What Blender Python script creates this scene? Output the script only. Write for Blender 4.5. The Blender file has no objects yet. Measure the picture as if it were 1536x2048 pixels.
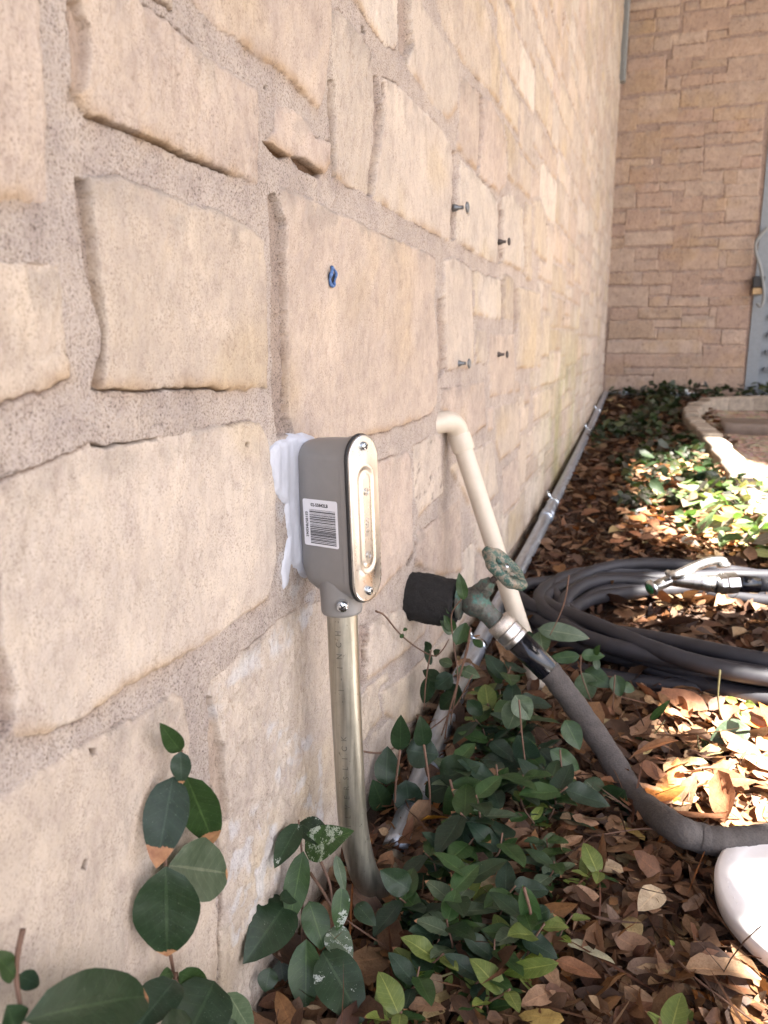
import bpy, math, random
import numpy as np
from mathutils import Vector, Matrix

sc = bpy.context.scene
rng = np.random.default_rng(7)
random.seed(7)

# ------------------------------------------------------------------ camera, sky, sun, exposure
FPX = 1560.0
PITCH = math.radians(12.26); YAW = math.radians(18.75)
CAM = np.array([0.31, 0.0, 0.60])
Fv = np.array([-math.sin(YAW)*math.cos(PITCH), math.cos(YAW)*math.cos(PITCH), -math.sin(PITCH)])
Rv = np.array([math.cos(YAW), math.sin(YAW), 0.0]); Uv = np.cross(Rv, Fv)
cd = bpy.data.cameras.new("camera"); cam = bpy.data.objects.new("camera", cd)
sc.collection.objects.link(cam); sc.camera = cam
M = Matrix(((Rv[0], Uv[0], -Fv[0], CAM[0]), (Rv[1], Uv[1], -Fv[1], CAM[1]), (Rv[2], Uv[2], -Fv[2], CAM[2]), (0, 0, 0, 1)))
cam.matrix_world = M
cd.sensor_fit = 'VERTICAL'; cd.sensor_height = 36.0; cd.lens = 36.0*FPX/2048.0
cd.clip_start = 0.02; cd.clip_end = 500
cd.dof.use_dof = True; cd.dof.focus_distance = 0.78; cd.dof.aperture_fstop = 9.5

SUN = np.array([0.52, -0.27, 0.81]); SUN /= np.linalg.norm(SUN)
w = bpy.data.worlds.new("World"); sc.world = w; w.use_nodes = True
nt = w.node_tree; bg = nt.nodes['Background']
sky = nt.nodes.new('ShaderNodeTexSky'); sky.sky_type = 'NISHITA'; sky.sun_disc = False
sky.sun_elevation = math.asin(SUN[2]); sky.sun_rotation = math.atan2(SUN[0], SUN[1])
sky.air_density = 0.7; sky.dust_density = 4.0; sky.ozone_density = 0.6
nt.links.new(sky.outputs[0], bg.inputs[0]); bg.inputs[1].default_value = 0.056
sl = bpy.data.lights.new("sun", 'SUN'); so = bpy.data.objects.new("sun", sl); sc.collection.objects.link(so)
sl.energy = 5.0; sl.angle = math.radians(0.5); sl.color = (1.0, 0.95, 0.87)
so.rotation_euler = Vector(SUN).to_track_quat('Z', 'Y').to_euler()
sc.view_settings.view_transform = 'Standard'; sc.view_settings.look = 'None'
sc.view_settings.exposure = 3.65; sc.view_settings.gamma = 1.0
sc.cycles.max_bounces = 8; sc.cycles.diffuse_bounces = 4; sc.cycles.use_denoising = True

# ------------------------------------------------------------------ helpers
def ground_z(x, y):
    y = np.clip(y, -3, 9)
    return 0.045*(y-0.7)+0.04*np.clip((y-4.2)/1.2, 0, 1)

def W(u, v, x=None, y=None, z=None, t=None):
    """a point of the photograph laid on a real plane of the place"""
    d = Fv+Rv*(u-768)/FPX-Uv*(v-1024)/FPX
    if x is not None: t = (x-CAM[0])/d[0]
    elif y is not None: t = (y-CAM[1])/d[1]
    elif z is not None: t = (z-CAM[2])/d[2]
    elif t is None: t = (-0.0315-0.6)/(d[2]-0.045*d[1])
    return CAM+t*d

def hashn(ix, iy, seed):
    n = (ix*374761393+iy*668265263+seed*1442695041) & 0xffffffff
    n = ((n ^ (n >> 13))*1274126177) & 0xffffffff
    return ((n ^ (n >> 16)) & 0xffff)/65535.0

def vnoise(a, b, seed=0):
    ia = np.floor(a).astype(np.int64); ib = np.floor(b).astype(np.int64)
    fa = a-ia; fb = b-ib
    fa = fa*fa*(3-2*fa); fb = fb*fb*(3-2*fb)
    v00 = hashn(ia, ib, seed); v10 = hashn(ia+1, ib, seed); v01 = hashn(ia, ib+1, seed); v11 = hashn(ia+1, ib+1, seed)
    return (v00*(1-fa)+v10*fa)*(1-fb)+(v01*(1-fa)+v11*fa)*fb*1.0

def fbm(a, b, s, seed=0, octs=3):
    r = 0; amp = 0.5; tot = 0
    for k in range(octs):
        r = r+amp*vnoise(a*s, b*s, seed+k*17); tot += amp; amp *= .55; s *= 2.03
    return r/tot*2-1

def sstep(a, lo, hi):
    t = np.clip((a-lo)/(hi-lo), 0, 1); return t*t*(3-2*t)

def link(o): sc.collection.objects.link(o); return o

def obj(name, verts, faces, mat, parent=None, smooth=True, uv=None, col=None, mats=None, midx=None):
    me = bpy.data.meshes.new(name)
    verts = np.asarray(verts, dtype=np.float32)
    if isinstance(faces, np.ndarray):
        nf, k = faces.shape
        me.vertices.add(len(verts)); me.vertices.foreach_set('co', verts.ravel())
        me.loops.add(nf*k); me.loops.foreach_set('vertex_index', faces.astype(np.int32).ravel())
        me.polygons.add(nf); me.polygons.foreach_set('loop_start', np.arange(0, nf*k, k, dtype=np.int32))
        me.polygons.foreach_set('loop_total', np.full(nf, k, dtype=np.int32))
        me.update(calc_edges=True)
    else:
        me.from_pydata([tuple(map(float, p)) for p in verts], [], faces)
    if smooth: me.polygons.foreach_set('use_smooth', [True]*len(me.polygons))
    if uv is not None:
        L = me.uv_layers.new(name='UVMap'); li = np.empty(len(me.loops), dtype=np.int32)
        me.loops.foreach_get('vertex_index', li); L.data.foreach_set('uv', np.asarray(uv, dtype=np.float32)[li].ravel())
    if col is not None:
        for nm, c in col.items():
            A = me.color_attributes.new(nm, 'FLOAT_COLOR', 'POINT'); c = np.asarray(c, dtype=np.float32)
            if c.shape[1] == 3: c = np.hstack([c, np.ones((len(c), 1), dtype=np.float32)])
            A.data.foreach_set('color', c.ravel())
    for m in (mats or [mat]): me.materials.append(m)
    if midx is not None: me.polygons.foreach_set('material_index', midx)
    me.validate()
    o = bpy.data.objects.new(name, me); link(o)
    if parent is not None: o.parent = parent
    return o

def tag(o, label, cat=None, group=None, kind=None):
    o['label'] = label
    if cat: o['category'] = cat
    if group: o['group'] = group
    if kind: o['kind'] = kind
    return o

def thing(name, label, cat, loc=(0, 0, 0), group=None):
    o = bpy.data.objects.new(name, None); link(o); o.location = loc; o.empty_display_size = .02
    return tag(o, label, cat, group)

def unit(v): v = np.asarray(v, float); return v/np.linalg.norm(v)

def smoothpath(pts, n=8):
    P = [np.asarray(p, float) for p in pts]; P = [2*P[0]-P[1]]+P+[2*P[-1]-P[-2]]; out = []
    for i in range(1, len(P)-2):
        a, b, c, d = P[i-1:i+3]
        for k in range(n):
            t = k/n
            out.append(.5*((2*b)+(-a+c)*t+(2*a-5*b+4*c-d)*t*t+(-a+3*b-3*c+d)*t**3))
    out.append(P[-2]); return np.array(out)

def tube(pts, rad, seg=16, cap=True, closed=False):
    P = np.asarray(pts, float); n = len(P); rad = np.full(n, rad) if np.isscalar(rad) else np.asarray(rad)
    T = np.gradient(P, axis=0)
    if closed: T = np.roll(P, -1, 0)-np.roll(P, 1, 0)
    T /= np.linalg.norm(T, axis=1)[:, None]+1e-12
    a = np.array([0, 0, 1.]) if abs(T[0][2]) < .9 else np.array([1., 0, 0])
    N = np.cross(T[0], a); N /= np.linalg.norm(N); vs = []
    ang = np.linspace(0, 2*math.pi, seg, endpoint=False)
    for i in range(n):
        N = N-T[i]*(N@T[i]); N /= np.linalg.norm(N); B = np.cross(T[i], N)
        vs.append(P[i]+rad[i]*(np.cos(ang)[:, None]*N+np.sin(ang)[:, None]*B))
    vs = np.vstack(vs); fs = []
    for i in range(n if closed else n-1):
        for j in range(seg):
            k = (i+1) % n
            fs.append((i*seg+j, i*seg+(j+1) % seg, k*seg+(j+1) % seg, k*seg+j))
    if cap and not closed:
        fs.append(tuple(range(seg-1, -1, -1))); fs.append(tuple((n-1)*seg+j for j in range(seg)))
    return vs, fs

def lathe(o, axis, prof, seg=32, cap=True):
    """prof: list of (distance along axis, radius)"""
    axis = unit(axis); o = np.asarray(o, float)
    a = np.array([0, 0, 1.]) if abs(axis[2]) < .9 else np.array([1., 0, 0])
    N = unit(np.cross(axis, a)); B = np.cross(axis, N); ang = np.linspace(0, 2*math.pi, seg, endpoint=False)
    vs = np.vstack([o+axis*h+r*(np.cos(ang)[:, None]*N+np.sin(ang)[:, None]*B) for h, r in prof]); fs = []
    n = len(prof)
    for i in range(n-1):
        for j in range(seg): fs.append((i*seg+j, i*seg+(j+1) % seg, (i+1)*seg+(j+1) % seg, (i+1)*seg+j))
    if cap:
        fs.append(tuple(range(seg-1, -1, -1))); fs.append(tuple((n-1)*seg+j for j in range(seg)))
    return vs, fs

def merge(*parts):
    vs = []; fs = []; k = 0
    for v, f in parts:
        vs.append(np.asarray(v)); fs += [tuple(i+k for i in q) for q in f]; k += len(v)
    return np.vstack(vs), fs

def sharp(o, ang=35):
    try: o.data.set_sharp_from_angle(angle=math.radians(ang))
    except Exception: pass
    return o

def box(lo, hi, b=0.0):
    (x0, y0, z0), (x1, y1, z1) = lo, hi
    v = [(x0, y0, z0), (x1, y0, z0), (x1, y1, z0), (x0, y1, z0), (x0, y0, z1), (x1, y0, z1), (x1, y1, z1), (x0, y1, z1)]
    f = [(0, 3, 2, 1), (4, 5, 6, 7), (0, 1, 5, 4), (1, 2, 6, 5), (2, 3, 7, 6), (3, 0, 4, 7)]
    return np.array(v, float), f

def bevel(o, wd, seg=2):
    m = o.modifiers.new('bevel', 'BEVEL'); m.width = wd; m.segments = seg; m.limit_method = 'ANGLE'; return o

# ------------------------------------------------------------------ materials
class Mat:
    def __init__(s, name):
        s.m = bpy.data.materials.new(name); s.m.use_nodes = True; s.t = s.m.node_tree; s.b = s.t.nodes['Principled BSDF']
    def n(s, ty, **kw):
        x = s.t.nodes.new('ShaderNode'+ty)
        for k, v in kw.items():
            if k.startswith('i_'): x.inputs[k[2:].replace('_', ' ')].default_value = v
            else: setattr(x, k, v)
        return x
    def l(s, a, b): s.t.links.new(a, b)
    def noise(s, scale, detail=4, rough=.6, vec=None, stretch=None):
        tc = s.n('TexCoord'); src = tc.outputs['Object']
        if stretch:
            mp = s.n('Mapping'); mp.inputs['Scale'].default_value = stretch; s.l(src, mp.inputs['Vector']); src = mp.outputs[0]
        x = s.n('TexNoise'); x.inputs['Scale'].default_value = scale; x.inputs['Detail'].default_value = detail
        x.inputs['Roughness'].default_value = rough; s.l(src, x.inputs['Vector']); return x.outputs['Fac']
    def ramp(s, fac, stops):
        r = s.n('ValToRGB'); s.l(fac, r.inputs[0]); e = r.color_ramp.elements
        while len(e) < len(stops): e.new(.5)
        for i, (p, c) in enumerate(stops):
            e[i].position = p; e[i].color = (*c, 1) if len(c) == 3 else c
        return r.outputs[0]
    def mul(s, a, b, fac=1.0, mode='MULTIPLY'):
        x = s.n('Mix', data_type='RGBA', blend_type=mode); x.inputs[0].default_value = fac if not hasattr(fac, 'links') else 1
        if hasattr(fac, 'links'): s.l(fac, x.inputs[0])
        for q, i in ((a, 6), (b, 7)):
            if hasattr(q, 'links'): s.l(q, x.inputs[i])
            else: x.inputs[i].default_value = (*q, 1)
        return x.outputs[2]
    def math(s, op, a, b=None, c=None):
        x = s.n('Math', operation=op)
        for i, q in enumerate((a, b, c)):
            if q is None: continue
            if hasattr(q, 'links'): s.l(q, x.inputs[i])
            else: x.inputs[i].default_value = q
        return x.outputs[0]
    def bump(s, h, strength=.5, dist=.001, prev=None):
        b = s.n('Bump'); s.l(h, b.inputs['Height'])
        if hasattr(strength, 'links'): s.l(strength, b.inputs['Strength'])
        else: b.inputs['Strength'].default_value = strength
        b.inputs['Distance'].default_value = dist
        if prev is not None: s.l(prev, b.inputs['Normal'])
        return b.outputs[0]

def simple(name, c, rough=.6, metal=0, nscale=60, namt=.25, bump=0, bscale=300, coat=0, rvar=.1, bdist=.0005):
    k = Mat(name)
    f = k.noise(nscale, 5, .65)
    lo = tuple(x*(1-namt) for x in c); hi = tuple(min(1, x*(1+namt)) for x in c)
    k.l(k.ramp(f, [(.3, lo), (.7, hi)]), k.b.inputs['Base Color'])
    k.l(k.math('MULTIPLY_ADD', f, rvar*2, rough-rvar), k.b.inputs['Roughness'])
    k.b.inputs['Metallic'].default_value = metal
    if coat: k.b.inputs['Coat Weight'].default_value = coat
    if bump: k.l(k.bump(k.noise(bscale, 4, .7), bump, bdist), k.b.inputs['Normal'])
    return k.m

def wall_material(name, fine=1.0):
    k = Mat(name)
    a = k.n('Attribute', attribute_name='col').outputs['Color']
    cl = k.ramp(k.noise(34, 5, .75), [(.38, (.25, .25, .25)), (.6, (1, 1, 1))])
    mk = k.n('Attribute', attribute_name='mask'); sep = k.n('SeparateColor'); k.l(mk.outputs['Color'], sep.inputs[0])
    stone = sep.outputs[0]; grain = sep.outputs[1]
    n1 = k.noise(14, 6, .7); n2 = k.noise(185*fine, 5, .8, stretch=(1, 1, .62)); n3 = k.noise(590*fine, 3, .72); n4 = k.noise(46, 6, .75, stretch=(1, 1.15, .85))
    c = k.mul(a, k.ramp(n1, [(.3, (.86, .85, .86)), (.7, (1.1, 1.09, 1.05))]))
    c = k.mul(c, k.ramp(n4, [(.33, (.84, .82, .83)), (.5, (1, 1, 1)), (.7, (1.07, 1.06, 1.03))]))
    c = k.mul(c, k.ramp(n2, [(.31, (.55, .50, .46)), (.44, (1, 1, 1)), (.75, (1.04, 1.04, 1.04))]), k.math('MULTIPLY_ADD', grain, .8, .15))
    inv = k.math('SUBTRACT', 1.0, stone)
    c = k.mul(c, k.ramp(n3, [(.35, (.36, .32, .30)), (.475, (1, 1, 1)), (.7, (1.14, 1.14, 1.14))]), k.math('MULTIPLY', k.math('MULTIPLY_ADD', inv, .3, .65), k.math('MULTIPLY_ADD', inv, .35, cl)))
    k.l(c, k.b.inputs['Base Color']); k.b.inputs['Roughness'].default_value = .93
    k.b.inputs['Specular IOR Level'].default_value = .2
    nb = k.bump(n4, .35, .002)
    nb = k.bump(n2, k.math('MULTIPLY_ADD', grain, .7, .25), .0013, nb)
    nb = k.bump(n3, k.math('MULTIPLY_ADD', inv, .55, .45), .0018, nb)
    k.l(nb, k.b.inputs['Normal']); return k.m

def leaf_material():
    k = Mat('green_leaf')
    a = k.n('Attribute', attribute_name='col').outputs['Color']
    p = k.n('Attribute', attribute_name='par'); sep = k.n('SeparateColor'); k.l(p.outputs['Color'], sep.inputs[0])
    uv = k.n('UVMap'); su = k.n('SeparateXYZ'); k.l(uv.outputs[0], su.inputs[0]); t, s = su.outputs[0], su.outputs[1]
    sa = k.math('ABSOLUTE', s)
    mid = k.math('LESS_THAN', sa, .05)
    ph = k.math('FRACT', k.math('MULTIPLY', k.math('SUBTRACT', t, k.math('MULTIPLY', sa, .16)), 9.0))
    side = k.math('MULTIPLY', k.math('LESS_THAN', ph, .1), k.math('GREATER_THAN', sa, .04))
    n = k.noise(120, 4, .6); nf = k.noise(900, 3, .7)
    c = k.mul(a, k.ramp(n, [(.3, (.75, .8, .75)), (.7, (1.2, 1.15, 1.2))]))
    lite = k.mul(c, (2.3, 1.9, 2.1))
    c = k.mul(c, lite, k.math('MULTIPLY', mid, .7), 'MIX')
    c = k.mul(c, k.mul(c, (1.5, 1.4, 1.5)), k.math('MULTIPLY', side, .6), 'MIX')
    wn = k.noise(70, 5, .75)
    wh = k.math('MULTIPLY', k.math('GREATER_THAN', wn, k.math('SUBTRACT', .80, k.math('MULTIPLY', sep.outputs[1], .27))), k.math('GREATER_THAN', nf, .42))
    c = k.mul(c, (.42, .45, .42), k.math('MULTIPLY', wh, .75), 'MIX')
    sp = k.math('MULTIPLY', k.math('GREATER_THAN', nf, .69), .5)
    c = k.mul(c, (.3, .33, .3), k.math('MULTIPLY', sp, sep.outputs[2]), 'MIX')
    br = k.math('GREATER_THAN', k.math('ADD', t, k.math('MULTIPLY', k.math('SUBTRACT', wn, .5), .25)), sep.outputs[0])
    c = k.mul(c, k.ramp(n, [(.3, (.22, .09, .05)), (.7, (.45, .24, .13))]), br, 'MIX')
    k.l(c, k.b.inputs['Base Color'])
    k.b.inputs['Roughness'].default_value = .46; k.b.inputs['Specular IOR Level'].default_value = .4
    hb = k.math('ADD', k.math('MULTIPLY', mid, -.6), k.math('MULTIPLY', side, -.35))
    k.l(k.bump(hb, .35, .0006, k.bump(n, .3, .0015)), k.b.inputs['Normal'])
    # translucency
    tr = k.n('BsdfTranslucent'); k.l(k.mul(c, (1.6, 2.2, .7)), tr.inputs[0])
    mx = k.n('MixShader'); mx.inputs[0].default_value = .16; out = k.t.nodes['Material Output']
    k.l(k.b.outputs[0], mx.inputs[1]); k.l(tr.outputs[0], mx.inputs[2]); k.l(mx.outputs[0], out.inputs[0])
    return k.m

def dry_material():
    k = Mat('dry_leaf')
    a = k.n('Attribute', attribute_name='col').outputs['Color']
    uv = k.n('UVMap'); su = k.n('SeparateXYZ'); k.l(uv.outputs[0], su.inputs[0]); t, s = su.outputs[0], su.outputs[1]
    sa = k.math('ABSOLUTE', s); mid = k.math('LESS_THAN', sa, .06)
    n = k.noise(90, 5, .7); n2 = k.noise(500, 3, .7)
    c = k.mul(a, k.ramp(n, [(.25, (.55, .5, .45)), (.55, (1, 1, 1)), (.8, (1.25, 1.2, 1.1))]))
    c = k.mul(c, k.ramp(n2, [(.3, (.7, .66, .62)), (.5, (1, 1, 1))]))
    c = k.mul(c, k.mul(c, (1.4, 1.3, 1.2)), k.math('MULTIPLY', mid, .6), 'MIX')
    k.l(c, k.b.inputs['Base Color']); k.b.inputs['Roughness'].default_value = .62; k.b.inputs['Specular IOR Level'].default_value = .3
    k.l(k.bump(n, .5, .002), k.b.inputs['Normal'])
    tr = k.n('BsdfTranslucent'); k.l(k.mul(c, (1.5, 1.1, .7)), tr.inputs[0])
    mx = k.n('MixShader'); mx.inputs[0].default_value = .12; out = k.t.nodes['Material Output']
    k.l(k.b.outputs[0], mx.inputs[1]); k.l(tr.outputs[0], mx.inputs[2]); k.l(mx.outputs[0], out.inputs[0])
    return k.m

M_wall = wall_material('limestone_masonry'); M_wall2 = wall_material('limestone_masonry_far', .3)
M_leaf = leaf_material(); M_dry = dry_material()
M_stem = simple('vine_stem', (.13, .07, .045), .7, bump=.4)
M_stemg = simple('young_stem', (.16, .14, .06), .7)
M_soil = simple('dark_soil', (.05, .032, .022), .95, nscale=25, namt=.5, bump=1, bscale=90, bdist=.01)
M_paint = simple('grey_enamel', (.225, .215, .205), .42, nscale=40, namt=.06, bump=.12, bscale=500, coat=.1)
M_rubber = simple('black_gasket', (.012, .012, .013), .5)
M_white = simple('label_paper', (.72, .72, .75), .45, namt=.04)
M_ink = simple('black_ink', (.012, .012, .014), .5, namt=.02)
M_pvc = simple('cream_pvc', (.56, .49, .40), .38, nscale=30, namt=.08, bump=.05)
M_foam = simple('black_foam', (.014, .013, .013), .95, nscale=200, namt=.5, bump=1, bscale=420, bdist=.0018)
M_screw = simple('zinc_screw', (.62, .68, .74), .22, 1, nscale=300, namt=.2)
M_pail = simple('white_plastic', (.74, .72, .72), .42, nscale=80, namt=.03, bump=.05)
M_caulk = simple('white_sealant', (.50, .515, .57), .45, nscale=60, namt=.07, bump=.3, bscale=120, bdist=.001)
M_curb = simple('curb_stone', (.25, .205, .16), .9, nscale=30, namt=.3, bump=.6, bscale=120, bdist=.003)
M_hose = simple('black_hose', (.017, .016, .021), .62, nscale=40, namt=.35, bump=.3, bscale=500)
M_grey = simple('grey_door_paint', (.20, .225, .25), .55, namt=.1)
M_spout = simple('grey_downspout', (.20, .21, .21), .5, namt=.1)
M_dark = simple('dark_opening', (.02, .016, .013), .5)
M_blue = simple('blue_anchor_plastic', (.06, .13, .30), .5, nscale=400, namt=.6, bump=.6)
M_nail = simple('rusty_nail', (.09, .075, .07), .55, .5, nscale=300, namt=.5, bump=.4)
M_nailg = simple('zinc_nail', (.22, .23, .24), .45, .8, nscale=300, namt=.3, bump=.3)

def metal_mat(name, c, rough, streak, nz=.35, stretch=(1, 1, .06), b=.25, dirt=None):
    k = Mat(name)
    f = k.noise(streak, 4, .6, stretch=stretch); g = k.noise(300, 4, .7); h = k.noise(28, 5, .7)
    cc = k.ramp(f, [(.3, tuple(x*(1-nz) for x in c)), (.7, c)])
    if dirt: cc = k.mul(cc, dirt, k.math('MULTIPLY', k.math('GREATER_THAN', k.noise(170, 5, .8), .64), .8), 'MIX')
    cc = k.mul(cc, k.ramp(h, [(.35, (.8, .8, .8)), (.65, (1, 1, 1))]))
    k.l(cc, k.b.inputs['Base Color']); k.b.inputs['Metallic'].default_value = 1
    k.l(k.math('ADD', k.math('MULTIPLY_ADD', f, .2, rough-.1), k.math('MULTIPLY', g, .12)), k.b.inputs['Roughness'])
    k.l(k.bump(g, b, .0004), k.b.inputs['Normal']); return k.m
M_emt = metal_mat('galvanized_steel', (.62, .60, .52), .34, 260, dirt=(.2, .19, .16))
M_emt2 = metal_mat('galvanized_steel_dull', (.66, .74, .86), .36, 200, stretch=(1, .06, 1))
M_plate = metal_mat('stamped_steel', (.66, .655, .64), .24, 120, nz=.15, b=.12)
M_chrome = metal_mat('nickel_coupling', (.66, .64, .62), .24, 120, nz=.2)
k = Mat('weathered_bronze'); g1 = k.noise(70, 5, .8); g2 = k.noise(190, 4, .7)
k.l(k.mul(k.ramp(g1, [(.3, (.03, .05, .045)), (.5, (.11, .10, .085)), (.62, (.05, .16, .13)), (.75, (.22, .2, .16))]), k.ramp(g2, [(.3, (.6, .6, .6)), (.6, (1.1, 1.1, 1.1))])), k.b.inputs['Base Color'])
k.b.inputs['Metallic'].default_value = .35; k.b.inputs['Roughness'].default_value = .55
k.l(k.bump(g2, .5, .0015), k.b.inputs['Normal']); M_bronze = k.m
k = Mat('chipped_green_handle'); g1 = k.noise(110, 5, .85)
k.l(k.ramp(g1, [(.38, (.02, .07, .055)), (.5, (.035, .09, .07)), (.53, (.26, .22, .17)), (.7, (.17, .12, .08))]), k.b.inputs['Base Color'])
k.b.inputs['Roughness'].default_value = .5; k.l(k.bump(g1, .8, .002), k.b.inputs['Normal']); M_handle = k.m
k = Mat('woven_hose'); wv = k.n('TexVoronoi'); tcn = k.n('TexCoord'); k.l(tcn.outputs['Object'], wv.inputs[0]); wv.inputs['Scale'].default_value = 420
g1 = k.noise(50, 4, .7)
k.l(k.mul(k.ramp(g1, [(.3, (.045, .039, .037)), (.7, (.075, .065, .060))]), k.ramp(wv.outputs['Distance'], [(0, (.75, .75, .75)), (.6, (1.15, 1.15, 1.15))])), k.b.inputs['Base Color'])
k.b.inputs['Roughness'].default_value = .85; k.l(k.bump(wv.outputs['Distance'], .5, .0008), k.b.inputs['Normal']); M_woven = k.m
k = Mat('gloss_black'); k.b.inputs['Base Color'].default_value = (.006, .006, .009, 1); k.b.inputs['Roughness'].default_value = .16; M_gloss = k.m

# ------------------------------------------------------------------ ground
k = Mat('ground'); tcn = k.n('TexCoord'); sx = k.n('SeparateXYZ'); k.l(tcn.outputs['Object'], sx.inputs[0])
g1 = k.noise(30, 6, .75); g2 = k.noise(160, 4, .7)
soil = k.ramp(g1, [(.3, (.03, .018, .012)), (.7, (.10, .062, .042))])
pave = k.ramp(g2, [(.3, (.13, .115, .095)), (.7, (.24, .21, .18))])
far = k.math('GREATER_THAN', sx.outputs[0], 1.5)
k.l(k.mul(soil, pave, far, 'MIX'), k.b.inputs['Base Color']); k.b.inputs['Roughness'].default_value = .95
k.l(k.bump(g1, .8, .02), k.b.inputs['Normal'])
xs = np.concatenate([np.linspace(-40, -1, 8), np.linspace(-.6, 1.6, 45), np.linspace(2, 60, 14)])
ys = np.concatenate([np.linspace(-40, -3, 8), np.linspace(-2.5, 6, 120), np.linspace(7, 60, 12)])
X, Yg = np.meshgrid(xs, ys, indexing='ij')
Zg = ground_z(X, Yg)+.008*fbm(X, Yg, 6, 3)*(np.abs(X) < 2)
gi = np.arange(X.size).reshape(X.shape)
gf = np.stack([gi[:-1, :-1], gi[1:, :-1], gi[1:, 1:], gi[:-1, 1:]], -1).reshape(-1, 4)
o = obj('ground', np.stack([X, Yg, Zg], -1).reshape(-1, 3), gf, k.m)
tag(o, 'dark soil bed under the leaf litter along the stone wall', kind='structure')

# ------------------------------------------------------------------ stone walls as modelled relief
STONES = [
 [(-200,-160),(90,-160),(93,68),(105,250),(108,400),(60,402),(-200,385)],
 [(155,-160),(260,-160),(262,-40),(285,5),(355,52),(410,102),(456,132),(524,182),(527,365),(400,318),(183,222),(160,190)],
 [(300,-160),(400,0),(501,91),(592,157),(645,212),(655,180),(664,60),(666,-160)],
 [(563,212),(600,224),(624,241),(633,269),(668,285),(668,325),(655,345),(620,316),(590,314),(560,292),(545,280),(560,262)],
 [(672,18),(698,35),(720,62),(746,100),(751,137),(756,230),(747,385),(715,372),(681,354),(676,250),(674,120)],
 [(690,-120),(718,0),(777,86),(798,95),(803,60),(803,-160)],
 [(828,-40),(842,-20),(850,5),(873,50),(903,88),(925,130),(921,215),(905,238),(870,203),(822,128),(831,100),(829,60)],
 [(775,156),(800,168),(827,195),(874,242),(907,285),(912,330),(907,415),(903,480),(858,457),(805,426),(756,396),(766,297),(773,230)],
 [(866,-60),(956,-60),(985,40),(1006,110),(1004,205),(972,168),(932,122),(893,50)],
 [(929,150),(962,184),(962,260),(957,342),(920,295),(924,240)],
 [(971,194),(985,202),(1006,240),(1017,290),(1016,370),(1003,383),(964,352),(968,300)],
 [(926,320),(985,380),(1000,405),(1001,470),(1000,526),(960,508),(917,480),(922,380)],
 [(1010,394),(1025,387),(1048,420),(1051,543),(1011,524)],
 [(1056,404),(1066,410),(1065,562),(1056,556)],
 [(1070,402),(1085,402),(1096,440),(1095,523),(1071,500)],
 [(570,378),(620,394),(700,435),(756,463),(837,497),(878,517),(877,560),(873,600),(880,672),(882,749),(880,805),(866,830),(816,848),(753,868),(700,880),(640,888),(606,876),(590,830),(588,700),(584,560),(582,440)],
 [(192,350),(255,354),(310,375),(374,402),(447,429),(506,457),(536,486),(541,628),(543,774),(222,778),(223,637),(212,537),(202,427)],
 [(-260,480),(0,521),(105,537),(132,542),(140,600),(150,692),(152,755),(109,775),(0,810),(-260,860)],
 [(5,975),(109,922),(196,893),(328,883),(456,850),(524,850),(540,874),(554,991),(556,1119),(543,1195),(492,1231),(410,1290),(319,1340),(237,1390),(164,1440),(91,1466),(48,1468),(44,1420),(30,1333),(18,1296),(18,1082)],
 [(351,1392),(374,1398),(383,1460),(388,1560),(400,1640),(425,1720),(437,1800),(436,2300),(-260,2300),(-260,1745),(0,1620),(68,1561),(137,1520),(200,1488),(246,1456),(319,1415)],
 [(432,1362),(483,1324),(547,1262),(600,1222),(690,1192),(712,1250),(715,1400),(716,1600),(720,1750),(700,1950),(640,2250),(452,2250),(448,1900),(452,1750),(436,1560),(426,1390)],
 [(749,1246),(777,1228),(820,1222),(860,1236),(852,1267),(816,1303),(770,1338),(744,1360),(741,1303)],
 [(700,946),(746,933),(816,907),(828,917),(830,1007),(831,1107),(815,1130),(753,1192),(715,1213),(705,1100)],
 [(834,892),(879,873),(886,882),(891,984),(843,1030),(836,986)],
 [(838,1068),(879,1041),(924,999),(928,1092),(928,1142),(880,1150),(838,1130)],
 [(889,779),(973,764),(975,850),(935,882),(925,860),(905,835),(890,815)],
 [(896,521),(911,516),(943,536),(949,547),(950,724),(942,734),(898,741),(894,661),(893,591)],
 [(955,544),(1005,561),(1005,638),(955,629)],
 [(1012,548),(1032,560),(1031,638),(1012,637)],
 [(956,660),(977,662),(980,716),(975,727),(956,724)],
 [(985,670),(1031,672),(1034,762),(1044,766),(1044,781),(986,792),(983,740)],
 [(1040,574),(1083,587),(1084,640),(1088,660),(1084,733),(1038,736)],
 [(995,816),(1042,805),(1044,889),(1003,921),(996,881)],
 [(981,818),(990,816),(991,858),(981,860)],
 [(905,935),(936,914),(987,882),(997,949),(1000,984),(978,1009),(950,1028),(925,970),(910,950)],
 [(1010,942),(1038,914),(1040,997),(1030,1010),(1011,1030)],
 [(950,1052),(1003,1004),(1005,1070),(1000,1100),(978,1112),(958,1100)],
 [(1051,770),(1063,768),(1063,805),(1052,808)],
 [(1068,791),(1104,778),(1105,820),(1071,842)],
 [(1068,855),(1104,832),(1104,880),(1072,915)],
 [(955,1118),(985,1120),(1000,1108),(995,1180),(965,1200)],
 [(768,1386),(810,1362),(850,1322),(905,1275),(945,1262),(950,1300),(905,1372),(868,1428),(812,1448),(775,1430)],
 [(745,1478),(790,1440),(806,1460),(800,1540),(750,1600)],
]
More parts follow.
